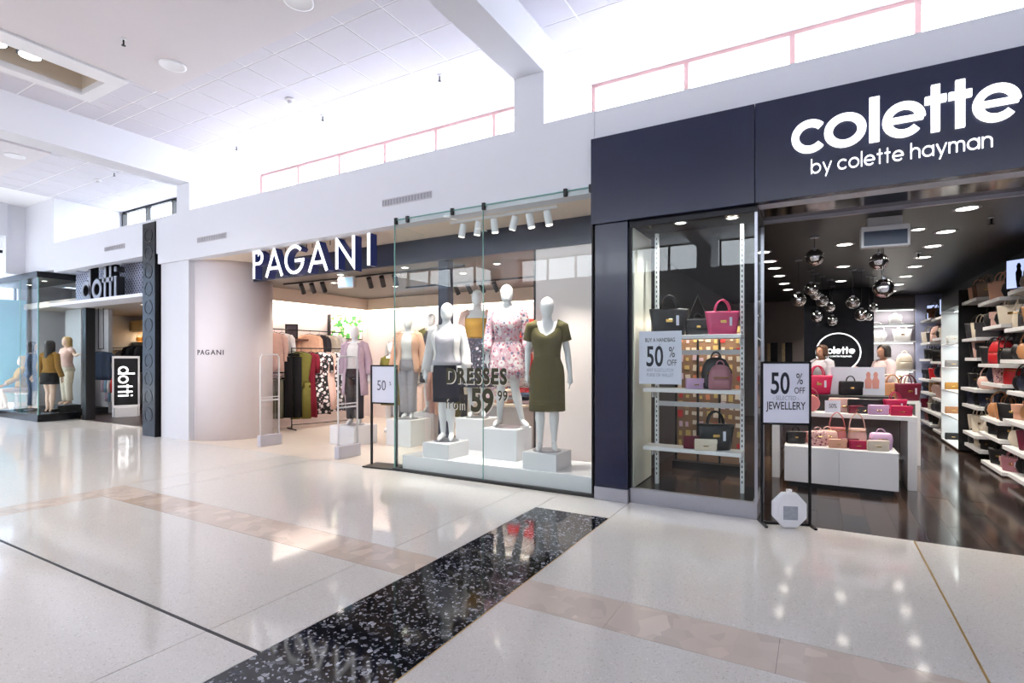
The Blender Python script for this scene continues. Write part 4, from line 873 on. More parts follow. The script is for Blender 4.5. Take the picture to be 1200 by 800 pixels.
def bag_parts(kind):
    if kind in BAGM: return BAGM[kind]
    out = []
    if kind == 'tote':
        out.append(('body', soft_rows([(0, 0, 0, .13, .055), (.012, 0, 0, .14, .062), (.12, 0, 0, .155, .06), (.22, 0, 0, .172, .048), (.245, 0, 0, .175, .042)]).mesh('body', smooth=True), 0))
        for y in (-.035, .035): out.append(('handle', MB().tube(arch(.075, .13, .235, y), .008, 6).mesh('handle', smooth=True), 0))
        out.append(('clasp', B(-.03, .03, -.063, -.055, .12, .15).mesh('clasp', .002, 1), 1)); out.append(('swing_tag', B(.06, .085, -.062, -.058, .09, .18).mesh('swing_tag'), 2))
    elif kind == 'satchel':
        out.append(('body', soft_rows([(0, 0, 0, .13, .05), (.01, 0, 0, .138, .056), (.1, 0, 0, .138, .056), (.17, 0, 0, .134, .05), (.185, 0, 0, .126, .042)]).mesh('body', smooth=True), 0))
        out.append(('flap', MB().prism([(-.135, .182), (.135, .182), (.13, .1), (.07, .075), (-.07, .075), (-.13, .1)], -.066, -.056).mesh('flap', .003, 1), 0))
        out.append(('handle', MB().tube(arch(.05, .07, .182, 0), .008, 6).mesh('handle', smooth=True), 0)); out.append(('clasp', B(-.022, .022, -.074, -.064, .085, .11).mesh('clasp', .002, 1), 1))
    elif kind == 'backpack':
        out.append(('body', soft_rows([(0, 0, 0, .12, .06), (.012, 0, 0, .13, .068), (.14, 0, 0, .13, .066), (.22, 0, 0, .115, .056), (.27, 0, 0, .085, .042), (.292, 0, 0, .04, .02)], 20, 3).mesh('body', smooth=True), 0))
        out.append(('pocket', soft_rows([(.02, 0, -.062, .09, .016), (.03, 0, -.066, .098, .02), (.11, 0, -.066, .098, .02), (.135, 0, -.062, .085, .014)], 16).mesh('pocket', smooth=True), 0))
        out.append(('grab_loop', MB().tube(arch(.045, .06, .28, 0), .007, 6).mesh('grab_loop', smooth=True), 0)); out.append(('zip', B(-.09, .09, -.088, -.082, .142, .15).mesh('zip'), 1))
        out.append(('strap', MB().tube([(.09, .05, .24), (.15, .09, .17), (.15, .09, .08), (.1, .05, .02)], .008, 6, True, .6).mesh('strap', smooth=True), 0))
    elif kind == 'clutch':
        out.append(('body', soft_rows([(0, 0, 0, .12, .02), (.006, 0, 0, .127, .026), (.12, 0, 0, .127, .024), (.135, 0, 0, .122, .018)], 16, 6).mesh('body', smooth=True), 0))
        out.append(('flap', MB().prism([(-.125, .134), (.125, .134), (.125, .09), (0, .045), (-.125, .09)], -.034, -.026).mesh('flap', .002, 1), 0)); out.append(('clasp', B(-.03, .03, -.04, -.032, .05, .062).mesh('clasp', .002, 1), 1))
    elif kind == 'roundbag':
        b = MB(); b.rings([[(r * math.cos(2 * PI * k / 24), y, .11 + r * math.sin(2 * PI * k / 24)) for k in range(24)] for y, r in ((-.045, .09), (-.042, .104), (-.03, .11), (.03, .11), (.042, .104), (.045, .09))])
        out.append(('body', b.mesh('body', smooth=True), 0)); out.append(('zip', MB().tube([(.111 * math.cos(a), 0, .11 + .111 * math.sin(a)) for a in [PI * k / 12 for k in range(13)]], .005, 6).mesh('zip'), 1))
        out.append(('strap', MB().tube([(-.1, 0, .15)] + arch(.1, .14, .17, 0.0)[1:-1] + [(.1, 0, .15)], .005, 6).mesh('strap', smooth=True), 0))
    elif kind == 'bucket':
        out.append(('body', soft_rows([(0, 0, 0, .085, .08), (.008, 0, 0, .092, .087), (.12, 0, 0, .1, .09), (.2, 0, 0, .088, .072), (.215, 0, 0, .095, .07)], 20, 2.2).mesh('body', smooth=True), 0))
        out.append(('drawstring', MB().tube([(.1 * math.cos(a), .085 * math.sin(a), .185) for a in [2 * PI * k / 16 for k in range(16)]], .005, 6, close=True).mesh('drawstring'), 1)); out.append(('strap', MB().tube(arch(.088, .2, .2, 0), .007, 6).mesh('strap', smooth=True), 0))
    elif kind == 'hobo':
        out.append(('body', soft_rows([(0, 0, 0, .09, .04), (.015, 0, 0, .13, .055), (.09, 0, 0, .16, .06), (.16, 0, 0, .15, .04), (.2, 0, 0, .12, .02)], 20, 2.6).mesh('body', smooth=True), 0))
        out.append(('strap', MB().tube(arch(.12, .17, .19, 0, n=11), .009, 6, True, .6).mesh('strap', smooth=True), 0)); out.append(('tassel', MB().tube([(.07, -.06, .15), (.075, -.066, .11), (.075, -.068, .05)], [.004, .012, .016], 8).mesh('tassel'), 0))
    elif kind == 'box':
        out.append(('body', soft_rows([(0, 0, 0, .085, .045), (.01, 0, 0, .093, .052), (.1, 0, 0, .1, .056), (.15, 0, 0, .092, .05), (.165, 0, 0, .075, .036)], 18, 5).mesh('body', smooth=True), 0)); out.append(('zip', MB().tube([(.103 * math.cos(a), .058 * math.sin(a), .105) for a in [2 * PI * k / 20 for k in range(20)]], .004, 5, close=True).mesh('zip'), 1))
        out.append(('handle', MB().tube(arch(.04, .05, .155, 0), .006, 6).mesh('handle', smooth=True), 0))
    BAGM[kind] = out
    return out
NICE = dict(tote='tote bag', satchel='satchel', backpack='backpack', clutch='clutch', roundbag='round bag', bucket='bucket bag', hobo='slouchy bag', box='vanity bag')
def bag(kind, col, loc, rz, label, group=None, s=1.0, fit='gold', sx=1.0):
    t = thing({'roundbag': 'round_bag', 'bucket': 'bucket_bag', 'hobo': 'slouchy_bag', 'box': 'vanity_bag'}.get(kind, kind + '_bag' if kind in ('tote',) else kind), label, 'bag', loc, rz, group)
    for nm, me, mi in bag_parts(kind):
        o = bpy.data.objects.new(nm, me); COL.objects.link(o); o.parent = t; o.scale = (s * sx, s, s)
        if not me.materials: me.materials.append(None)
        o.material_slots[0].link = 'OBJECT'; o.material_slots[0].material = (LM[col], M_gold, M_paper)[mi]
    return t

# ---- narrow display window: slotted uprights, shelves, bags, poster
rk = thing('window_shelving', 'white slotted upright shelving with three white boards in the narrow window', 'shelving', (-1.1, 5.84, 0.14))
for x in (-0.42, 0.44):
    u = build(B(x - 0.018, x + 0.018, -0.02, 0.02, 0, 2.72), 'upright', M_whitegloss, rk)
    sl = MB()
    for k in range(50): sl.box(x - 0.005, x + 0.005, -0.0215, -0.0195, 0.1 + k * 0.052, 0.125 + k * 0.052)
    so = build(sl, 'slots', M_jblack, u); so['kind'] = 'stuff'
for z in (1.6, 1.05, 0.44):
    sh = build(B(-0.5, 0.46, -0.26, -0.02, z - 0.04, z), 'shelf', M_whitegloss, rk, bevel=0.003, seg=1)
    for x in (-0.42, 0.44): build(MB().prism([(x - 0.004, z - 0.04), (x + 0.004, z - 0.04), (x + 0.004, z - 0.1), (x - 0.004, z - 0.1)], -0.2, -0.02), 'bracket', M_whitegloss, sh)
for z in (1.45, 0.9): build(B(-0.42, 0.44, -0.01, 0.01, z - 0.05, z), 'cross_rail', M_lightgrey, rk)
WG = 'bags in the narrow display window'
Z1, Z2, Z3 = 1.741, 1.191, 0.581
bag('tote', 'black', (-1.36, 5.7, Z1), 0.3, 'black tote on the top board of the narrow window beside the pink one', WG, 1.15)
bag('tote', 'pink', (-0.83, 5.7, Z1), 0.35, 'bright pink tote on the top board of the narrow window', WG, 0.95)
b_ = bag('satchel', 'black', (-1.08, 5.78, Z1), 0.3, 'black satchel with a long raised strap on the top board of the narrow window', WG, 0.9)
build(MB().tube([(-0.11, 0, 0.15), (0.0, 0, 0.42), (0.11, 0, 0.15)], 0.007, 6), 'long_strap', LM['black'], b_)
bag('backpack', 'black', (-0.9, 5.76, Z2), 0.3, 'black backpack behind the mauve one on the middle board of the window', WG, 1.1)
bag('backpack', 'mauve', (-0.84, 5.63, Z2), 0.35, 'mauve backpack standing on the middle board of the window', WG, 0.85)
bag('clutch', 'lilac', (-1.08, 5.66, Z2), 0.5, 'lilac purse standing beside the mauve backpack in the window', WG, 0.8)
bag('tote', 'black', (-0.9, 5.72, Z3), 0.35, 'black tote with tall handles on the lowest board of the window', WG, 1.05)
bag('clutch', 'burgundy', (-1.08, 5.66, Z3), 0.3, 'burgundy clutch leaning at the black tote on the lowest window board', WG, 0.95)
bag('clutch', 'cream', (-0.97, 5.59, Z3), 0.35, 'cream clutch lying in front on the lowest window board', WG, 0.85)
def txt(parent, s, size, x, z, m, y=-0.0025, sx=0.62, bold=0.0, name='lettering', sp=1.0): link(name, text_mesh(s, size, sx, bold, 0.001, spacing=sp), m, parent, (x, y, z))
po = thing('offer_poster', 'white half price poster hanging inside the narrow display window', 'poster', (-1.395, 5.475, 1.24), 0)
build(B(-0.215, 0.215, -0.002, 0.002, 0, 0.54), 'sheet', M_paper, po)
txt(po, 'BUY A HANDBAG', 0.058, 0, 0.43, M_ink, sx=0.66, bold=0.0006); txt(po, 'GET', 0.024, 0, 0.395, M_inkgrey); txt(po, '50', 0.29, -0.055, 0.185, M_ink, bold=0.005, sx=0.62); txt(po, '%', 0.15, 0.12, 0.275, M_ink, sx=0.62); txt(po, 'OFF', 0.085, 0.12, 0.19, M_ink, sx=0.66)
txt(po, 'ANY SLG/CLUTCH', 0.05, 0, 0.125, M_inkgrey, sx=0.66); txt(po, 'PURSE OR WALLET', 0.05, 0, 0.075, M_inkgrey, sx=0.64)

# ---- framed floor sign and its water weight
sgn = thing('poster_stand', 'black framed floor sign offering half price jewellery beside the shop entrance', 'sign', (-0.25, 5.42, 0), 0.36)
fw = 0.2
[build(B(s_ * (fw + 0.003) - 0.009, s_ * (fw + 0.003) + 0.009, -0.012, 0.012, 0.02, 1.47), 'post', M_blackmetal, sgn) for s_ in (-1, 1)]
[build(B(-fw, fw, -0.013, 0.013, z_, z_ + 0.019), 'frame_bar', M_blackmetal, sgn) for z_ in (1.455, 0.9)]; build(B(-fw, fw, -0.006, 0.006, 0.915, 1.457), 'sheet', M_paper, sgn)
build(MB().box(-fw - 0.012, fw + 0.012, -0.02, 0.02, 0.0, 0.02).box(-fw - 0.015, -fw + 0.01, -0.14, 0.14, 0.0, 0.015).box(fw - 0.01, fw + 0.015, -0.14, 0.14, 0.0, 0.015), 'foot', M_blackmetal, sgn)
for a in ((('50', 0.27, -0.05, 1.185, M_ink), dict(bold=0.005, sx=0.62)), (('%', 0.14, 0.115, 1.27, M_ink), {}), (('OFF', 0.08, 0.115, 1.185, M_ink), dict(sx=0.66)), (('- SELECTED -', 0.055, 0, 1.125, M_inkgrey), dict(sx=0.7)), (('JEWELLERY', 0.1, 0, 1.04, M_ink), dict(sx=0.66, bold=0.0008))): txt(sgn, *a[0], y=-0.0075, **a[1])
ww = thing('water_weight', 'white translucent octagonal water weight standing at the foot of the jewellery sign', 'weight', (-0.22, 5.33, 0.0), 0.36)
oc = [(0.15 * math.cos(PI / 8 + k * PI / 4) * 1.0, 0.16 + 0.165 * math.sin(PI / 8 + k * PI / 4)) for k in range(8)]
build(MB().prism(oc, -0.035, 0.035), 'tank', mat('milky_plastic', rgb(232, 234, 240), 0.35, var=0.02), ww, bevel=0.012); build(MB().prism([(p[0] * 0.7, 0.16 + (p[1] - 0.16) * 0.7) for p in oc], -0.041, -0.034), 'boss', mat('milky_plastic', rgb(232, 234, 240)), ww, bevel=0.003, seg=1)
build(B(-0.06, 0.06, -0.0435, -0.04, 0.08, 0.2), 'sticker', mat('grey_sticker', rgb(150, 156, 168), 0.5, var=0.3, vscale=40), ww); build(MB().cyl((0, 0, 0.31), 0.025, 0.03, 12), 'screw_cap', M_whitegloss, ww)

# ---- central white counters
lc = thing('display_cabinet', 'low white two-panel cabinet in front of the high white table', 'cabinet', (0.2, 7.05, 0))
build(B(-0.54, 0.56, 0.02, 0.42, 0.06, 0.48), 'body', M_whitegloss, lc, bevel=0.004, seg=1); build(B(-0.5, 0.52, 0.05, 0.4, 0, 0.06), 'plinth', M_black, lc)
for a in ((-0.54, 0.008), (0.012, 0.56)): build(B(a[0], a[1], 0, 0.019, 0.065, 0.475), 'door_panel', M_whitegloss, lc, bevel=0.002, seg=1)
ht = thing('display_table', 'high white waterfall table behind the low cabinet', 'table', (0.24, 7.5, 0))
build(B(-0.74, 0.74, 0, 0.62, 0.79, 0.84), 'top', M_whitegloss, ht, bevel=0.003, seg=1)
for x in (-0.74, 0.65): build(B(x, x + 0.09, 0, 0.62, 0, 0.79), 'side_panel', M_whitegloss, ht, bevel=0.003, seg=1)
build(B(-0.65, 0.65, 0.3, 0.62, 0.3, 0.33), 'low_shelf', M_lightgrey, ht); build(B(-0.64, 0.64, 0.6, 0.62, 0, 0.79), 'back_panel', M_grey, ht)
ri = thing('table_riser', 'black stepped riser with a rail on the high white table', 'riser', (0.2, 7.8, 0.84)); build(B(-0.6, 0.6, 0, 0.28, 0, 0.2), 'step', M_black, ri, bevel=0.003, seg=1)
build(MB().box(-0.6, -0.58, 0.2, 0.22, 0.2, 0.42).box(-0.15, -0.13, 0.2, 0.22, 0.2, 0.42).box(-0.6, -0.13, 0.2, 0.22, 0.4, 0.42), 'rail', M_black, ri)
CG = 'bags on the low white cabinet'; TG = 'bags on the high white table'
zc = 0.481; zt = 0.841; zr = 1.041
bag('satchel', 'black', (-0.23, 7.3, zc), 0.3, 'black satchel with gold clasp at the left end of the low cabinet', CG, 0.78)
bag('clutch', 'rose', (-0.16, 7.4, zc), 0.3, 'rose purse standing behind the black satchel on the low cabinet', CG, 1.0)
bag('box', 'floral', (0.0, 7.22, zc), 0.35, 'pink patterned vanity bag at the left of the low cabinet', CG, 1.05); bag('box', 'blush', (0.1, 7.32, zc), 0.2, 'blush vanity bag behind the patterned one on the low cabinet', CG, 1.05)
bag('bucket', 'rose', (0.2, 7.4, zc), 0.3, 'rose bucket bag in the back row of the low cabinet', CG, 0.95); bag('bucket', 'blush', (0.4, 7.4, zc), 0.3, 'blush bucket bag in the back row of the low cabinet', CG, 0.95)
bag('clutch', 'burgundy', (0.31, 7.2, zc), 0.5, 'burgundy purse leaning in the middle of the low cabinet', CG, 0.8); bag('clutch', 'magenta', (0.4, 7.15, zc), 0.2, 'magenta purse in the middle of the low cabinet front', CG, 0.72); bag('clutch', 'peach', (0.2, 7.13, zc), 0.4, 'peach purse in the front row of the low cabinet', CG, 0.75)
bag('box', 'lilac', (0.62, 7.3, zc), 0.25, 'shiny lilac vanity bag at the right end of the low cabinet', CG, 1.1); bag('clutch', 'cream', (0.58, 7.13, zc), 0.3, 'cream clutch at the right front of the low cabinet', CG, 0.85)
bag('tote', 'hotpink', (0.0, 7.93, zr), 0.3, 'hot pink tote with white tag on the black riser', TG, 1.0); bag('tote', 'black', (-0.32, 7.95, zr), 0.3, 'black tote at the left end of the black riser', TG, 0.95); bag('satchel', 'black', (0.36, 7.93, zr), 0.25, 'black satchel with metal clasp on the black riser', TG, 0.95)
bag('roundbag', 'rose', (-0.08, 7.62, zt), 0.3, 'rose round bag on the high white table', TG, 0.95); bag('roundbag', 'blush', (-0.27, 7.66, zt), 0.5, 'blush round bag at the left end of the high table', TG, 0.9)
bag('clutch', 'blush', (0.28, 7.72, zt), 0.3, 'blush tall purse behind the little price card', TG, 1.3); bag('clutch', 'black', (0.5, 7.74, zt), 0.3, 'long black purse at the back of the high table', TG, 1.25, sx=1.2)
bag('clutch', 'burgundy', (0.4, 7.62, zt), 0.6, 'burgundy wallet in the middle of the high table', TG, 0.7); bag('clutch', 'charcoal', (0.48, 7.64, zt), 0.3, 'charcoal wallet beside the pink envelope purse', TG, 0.6)
bag('clutch', 'lilac', (0.62, 7.58, zt), 0.3, 'pale pink envelope purse on the front edge of the high table', TG, 0.85); bag('clutch', 'hotpink', (0.84, 7.58, zt), 0.25, 'hot pink purse at the right front corner of the high table', TG, 0.85); bag('tote', 'magenta', (0.8, 7.76, zt), 0.3, 'magenta small tote at the right end of the high table', TG, 0.72)
pc = thing('price_card', 'small white half price card standing on the high table', 'sign', (0.16, 7.56, zt), 0.3); build(B(-0.085, 0.085, -0.003, 0.003, 0, 0.15), 'card', M_paper, pc); build(B(-0.085, 0.085, 0, 0.05, 0, 0.004), 'foot', M_paper, pc); txt(pc, '50%', 0.075, 0, 0.06, M_ink, y=-0.005, sx=0.7)
pp = thing('picture_board', 'white picture board with two pink figures behind the black riser', 'poster', (0.45, 8.06, zr - 0.2), 0.2)
build(B(-0.3, 0.3, 0.04, 0.05, 0, 0.55), 'board', M_paper, pp)
for x in (0.12, 0.2): build(MB().lathe((x, 0.038, 0.28), [(0.035, 0), (0.04, 0.1), (0.02, 0.14), (0.026, 0.18), (0.012, 0.21)], 10, 1, 0.05), 'printed_figure', mat('printed_pink', rgb(214, 150, 140), 0.6), pp)
# second table further in
t2 = thing('display_table', 'white table with bags further inside behind the picture board', 'table', (0.75, 9.3, 0)); build(B(-0.5, 0.5, 0, 0.6, 0.86, 0.9), 'top', M_whitegloss, t2)
for x in (-0.5, 0.44): build(B(x, x + 0.06, 0, 0.6, 0, 0.86), 'side_panel', M_whitegloss, t2)
for k, (kd, c, x, y, s) in enumerate((('tote', 'tan', 0.95, 9.5, 1.0), ('tote', 'burgundy', 1.12, 9.42, 1.0), ('bucket', 'magenta', 0.72, 9.5, 1.0), ('hobo', 'cream', 0.9, 9.75, 1.0), ('hobo', 'black', 1.15, 9.72, 1.0), ('bucket', 'peach', 0.5, 9.6, 1.2))):
    bag(kd, c, (x, y, 0.901), 0.3 + RND.uniform(-0.3, 0.3), '%s %s on the white table behind the picture board' % (c, NICE[kd]), 'bags on the inner table', s)

# ---- right wall: shelf units full of bags
RC = [['tan', 'taupe', 'blush', 'black', 'brown', 'peach'], ['peach', 'cream', 'black', 'blush', 'charcoal', 'tan'], ['black', 'black', 'black', 'charcoal', 'blush', 'tan', 'black', 'red', 'taupe', 'black'], ['black', 'navy', 'black', 'floral', 'black', 'charcoal', 'black', 'navy', 'blush', 'red'], ['black', 'blush', 'tan', 'black', 'navy', 'peach'], ['black', 'black', 'navy', 'cream', 'burgundy', 'charcoal'], ['blush', 'mauve', 'black', 'black', 'cream', 'charcoal']]
RK = ['tote', 'hobo', 'tote', 'satchel', 'bucket', 'backpack', 'tote', 'hobo']
units = [('nearest the entrance', 7.62, 8.82, 4, 0.0), ('second from the entrance', 8.9, 9.95, 4, 0.06), ('just before the lit white niche', 10.02, 10.95, 3, -0.05), ('just behind the lit white niche', 12.5, 13.7, 3, 0.03), ('deepest in the corner', 13.78, 15.1, 3, -0.03)]
base_z = [2.33, 1.87, 1.47, 1.1, 0.75, 0.42, 0.12]
seen = {}
for ui, (where, y0, y1, nb, dz) in enumerate(units):
    su = thing('wall_shelf_unit', 'black wall unit of white shelves on the right, %s' % where, 'shelving', (2.42, (y0 + y1) / 2, 0), 0, 'handbag wall units'); hy = (y1 - y0) / 2
    build(B(-0.03, 0, -hy, hy, 0.02, 2.6), 'back_board', M_black, su)
    for li, z in enumerate(base_z):
        z = z + dz * (1 if li % 2 else -1) + RND.uniform(-0.02, 0.02); dpt = 0.42 + RND.uniform(-0.03, 0.03)
        sh = build(B(-dpt, -0.03, -hy + 0.02, hy - 0.02 - (0.15 if li % 3 == ui % 3 else 0), z - 0.048, z), 'shelf', M_whitegloss, su, bevel=0.003, seg=1)
        for bi in range(nb):
            y = y0 + (bi + 0.5) * (y1 - y0) / nb + RND.uniform(-0.03, 0.03); col = RND.choice(RC[li]); kd = RND.choice(RK); s = RND.uniform(1.0, 1.2) * (0.8 if li == 6 else 1.0)
            if kd in ('tote', 'bucket', 'hobo'): s *= 0.86
            key = (col, kd, li, ui)
            idx = bi
            bag(kd, col, (2.2 + RND.uniform(-0.05, 0.0), y, z + 0.001), -PI / 2 + RND.uniform(0.6, 1.1), '%s %s, shelf %s from top, %s place, unit %s' % (col, NICE[kd], ('one', 'two', 'three', 'four', 'five', 'six', 'seven')[li], ORD[idx], ('nearest the entrance', 'second from the entrance', 'before the white niche', 'behind the white niche', 'in the corner')[ui]), 'bags on the right wall shelves', s)
# lit white niche
ni = thing('lit_niche', 'tall white lit display niche in the right wall', 'display niche', (2.42, 11.72, 0))
build(B(-0.05, 0, -0.7, 0.7, 0.03, 2.36), 'back_board', M_whitegloss, ni); build(B(-0.45, 0, 0.66, 0.7, 0.03, 2.36), 'side_panel', M_whitegloss, ni); build(B(-0.45, 0, -0.7, -0.67, 0.03, 2.36), 'side_panel', M_black, ni); build(B(-0.45, 0, -0.7, 0.7, 2.36, 2.6), 'head_board', M_black, ni)
NZ = (0.05, 0.52, 0.95, 1.35, 1.76)
for z in NZ:
    build(B(-0.45, -0.05, -0.67, 0.66, z - 0.025, z), 'shelf', M_whitegloss, ni, bevel=0.002, seg=1)
for z in NZ[1:] + (2.36,):
    sp = build(B(-0.3, -0.2, -0.5, 0.5, z - 0.034, z - 0.026), 'shelf_light', mat('soft_shelf_glow', rgb(240, 246, 240), 0.5, emit=((0.9, 1, 0.95, 1), 3.0)), ni); lamp(sp, 'AREA', (-0.25, 0, z - 0.045), 1.6, (0.9, 1.0, 0.95), (0.1, 1.2))
for k, (kd, c) in enumerate((('clutch', 'black'), ('clutch', 'tan'), ('clutch', 'mustard'), ('clutch', 'grey'), ('box', 'white'))):
    bag(kd, c, (2.1, 12.2, NZ[k] + 0.001), 0.15, '%s %s displayed in the lit white niche, %s compartment from the floor' % (c, NICE[kd], ORD[k]), 'bags in the lit niche', 0.9)
# lit picture screens above the shelves
for k, (y, z, h) in enumerate(((8.62, 2.345, 0.36), (12.75, 2.33, 0.3), (14.1, 2.33, 0.3))):
    sc_ = thing('picture_screen', 'small bright blue-white picture screen on the top shelf, %s one from the entrance' % ORD[k], 'screen', (2.1, y + 0.0, z), -PI / 2 + 0.75, 'picture screens on the right wall')
    build(B(-0.13, 0.13, 0, 0.02, 0.0, h), 'frame', M_black, sc_); build(B(-0.12, 0.12, -0.003, 0, 0.01, h - 0.01), 'screen', mat('blue_white_screen', rgb(170, 186, 236), 0.4, emit=((0.55, 0.65, 1.0, 1), 0.9)), sc_)
    build(MB().lathe((0.01, -0.004, 0.012), [(0.02, 0), (0.03, h * 0.25), (0.035, h * 0.5), (0.02, h * 0.62), (0.026, h * 0.72), (0.012, h * 0.82)], 10, 1, 0.04), 'printed_figure', F_black, sc_)
# back wall shelves with pale bags
bs = thing('back_shelf', 'pale shelving with white bags in the far right corner', 'shelving', (1.5, 15.2, 0))
build(B(-0.46, 0.42, -0.03, 0, 0, 2.9), 'back_board', mat('lilac_grey_board', rgb(176, 170, 178), 0.6), bs)
for z in (2.6, 2.24, 1.85, 1.2): lamp(build(B(-0.4, 0.36, -0.32, -0.28, z - 0.008, z + 0.005), 'added_fill_strip', mat('soft_shelf_glow', rgb(240, 246, 240)), bs), 'AREA', (0, -0.3, z - 0.02), 3.5, (1, 0.96, 0.92), (0.7, 0.05), (0.3, 0, 0))  # glowing strips added to brighten the pale bags
build(B(-0.46, 0.42, -0.34, -0.03, 2.605, 2.64), 'head_board', M_whitegloss, bs)
for z in (2.29, 1.9, 1.25, 0.95): build(B(-0.46, 0.42, -0.34, -0.03, z - 0.03, z), 'shelf', M_whitegloss, bs, bevel=0.003, seg=1)
for k, (kd, c, x, z) in enumerate((('box', 'white', 1.55, 2.29), ('hobo', 'white', 1.2, 1.9), ('tote', 'white', 1.68, 1.9), ('backpack', 'cream', 1.72, 1.25), ('satchel', 'white', 1.2, 0.95), ('tote', 'cream', 1.62, 0.95))):
    bag(kd, c, (x, 15.02, z + 0.001), 0.2, '%s %s on the pale corner shelving, %s board from the top' % (c, NICE[kd], {2.29: 'first', 1.9: 'second', 1.25: 'third', 0.95: 'lowest'}[z]), 'pale bags in the far corner', 1.25 if kd != 'tote' else 1.1)
struct('wall_side', B(1.94, 2.42, 15.12, 15.2, 0, 2.95), mat('blue_white_panel', rgb(190, 196, 226), 0.5))
# black logo wall
lw_ = thing('logo_wall', 'black wall panel with a white ring logo behind the cash desk', 'sign', (0.37, 13.0, 0))
build(B(-0.62, 0.62, 0, 0.12, 0, 2.95), 'panel', M_blackgloss, lw_)
build(MB().stroke(arc(0, 1.63, 0.395, 0, 360, 48)[:-1], 0.022, -0.012, 0, True), 'ring', M_letter, lw_)
letters(lw_, 'colette', 0.235, 0.105, -0.3, 0.3, 1.6, -0.014, 0, M_letter, 0.04); letters(lw_, 'by colette hayman', 0.14, 0.03, -0.22, 0.24, 1.53, -0.01, 0, M_letter, 0.1, 'small_letter')
# cash desk
cd = thing('cash_desk', 'dark cash desk in front of the black logo wall', 'counter', (0.45, 11.2, 0)); build(B(-0.95, 0.95, 0, 0.5, 0, 0.98), 'body', M_black, cd); build(B(-1.0, 1.0, -0.03, 0.53, 0.98, 1.02), 'top', M_whitegloss, cd)
# left back: tall dark mirrors and gold jewellery strips
for k, x in enumerate((-0.95, -0.62)):
    mr = thing('mirror_panel', 'tall dark mirror with a strip of gold jewellery at the back left, %s one' % ('left', 'right')[k], 'mirror', (x, 14.9, 0.0)); build(B(-0.08, 0.08, 0, 0.03, 0, 1.9), 'mirror', M_blackgloss, mr); build(B(-0.15, -0.08, -0.02, 0.03, 0.6, 1.88), 'jewellery_strip', pattern_mat('gold_pieces', rgb(214, 190, 150), [rgb(250, 236, 200), rgb(150, 110, 60)], 40, 0.4, (0.2, 0.2)), mr)
# jewellery stand seen through the narrow window
js = thing('jewellery_stand', 'warm beige jewellery stand seen through the narrow display window', 'display stand', (-1.28, 7.6, 0))
build(B(-0.42, 0.42, 0, 0.06, 0.1, 2.0), 'board', mat('warm_beige_board', rgb(150, 116, 92), 0.6), js); build(B(-0.45, 0.45, -0.15, 0.2, 0, 0.1), 'base', M_black, js)
for x in (-0.43, -0.14, 0.14, 0.43): build(B(x - 0.012, x + 0.012, -0.02, 0.07, 0.1, 2.02), 'divider', M_black, js)
jl = build(B(-0.42, 0.42, -0.12, 0.06, 2.0, 2.05), 'light_head', M_black, js); lamp(jl, 'AREA', (0, -0.16, 1.99), 10, (1, 0.82, 0.62), (0.8, 0.08), (-0.35, 0, 0))
cards = [B(-0.028, 0.028, -0.006, 0, -0.04, 0.04).mesh('jewellery_card') for _ in range(5)]
for c_, me in zip((rgb(240, 222, 204), rgb(236, 150, 110), rgb(206, 60, 60), rgb(220, 190, 120), rgb(232, 200, 214)), cards): me.materials.append(mat('card_%d' % int(c_[1] * 1000), c_, 0.5, var=0.2, vscale=60))
for r in range(13):
    for c in range(9):
        o = link('jewellery_card', cards[RND.choice((0, 0, 0, 1, 2, 3, 3, 4))], None, None, (-1.28 + (c - 4) * 0.093 + RND.uniform(-0.012, 0.012), 7.595, 0.35 + r * 0.128 + RND.uniform(-0.02, 0.02)), (0, RND.uniform(-0.1, 0.1), 0), (RND.uniform(0.6, 1.2), 1, RND.uniform(0.5, 1.2))); tag(o, 'small card of jewellery hanging on the warm beige stand', 'jewellery', 'carded jewellery on the beige stand')
# chrome globes
for k, (x, y, z, r) in enumerate(((-0.03, 7.28, 2.7, 0.1), (-0.24, 8.87, 2.36, 0.1), (-0.09, 9.95, 2.63, 0.1), (-0.03, 10.4, 2.58, 0.085), (0.07, 10.84, 2.51, 0.1), (-0.01, 11.74, 2.3, 0.1), (0.2, 11.4, 2.44, 0.085), (0.26, 12.43, 2.26, 0.1), (0.5, 10.29, 2.41, 0.1), (0.62, 10.36, 2.21, 0.1), (0.86, 11.4, 2.4, 0.075), (0.78, 11.2, 2.22, 0.06), (0.63, 7.66, 2.65, 0.1), (0.61, 6.9, 2.25, 0.1), (0.68, 7.9, 2.36, 0.06))):
    g = thing('globe_pendant', 'mirror chrome globe pendant, %s in order from the entrance inward' % (ORD + ('thirteenth', 'fourteenth', 'fifteenth'))[sorted([7.28, 8.87, 9.95, 10.4, 10.84, 11.74, 11.41, 12.43, 10.29, 10.36, 11.4, 11.2, 7.66, 6.9, 7.9]).index(y if not (k == 6) else 11.41)], 'pendant lamp', (x, y, z), 0, 'chrome globe pendants')
    build(MB().lathe((0, 0, 0), [(r * math.sin(PI * (i + 0.4) / 15.8), -r * math.cos(PI * (i + 0.4) / 15.8)) for i in range(16)], 24), 'globe', M_chrome, g, smooth=True)
    build(MB().cyl((0, 0, r * 0.95), 0.003, 2.94 - z - r * 0.95, 6), 'cord', M_black, g); build(MB().cyl((0, 0, 2.93 - z), 0.05, 0.018, 16), 'canopy', M_steel, g); build(MB().cyl((0, 0, r * 0.9), r * 0.25, r * 0.25, 12), 'cap', M_steel, g)
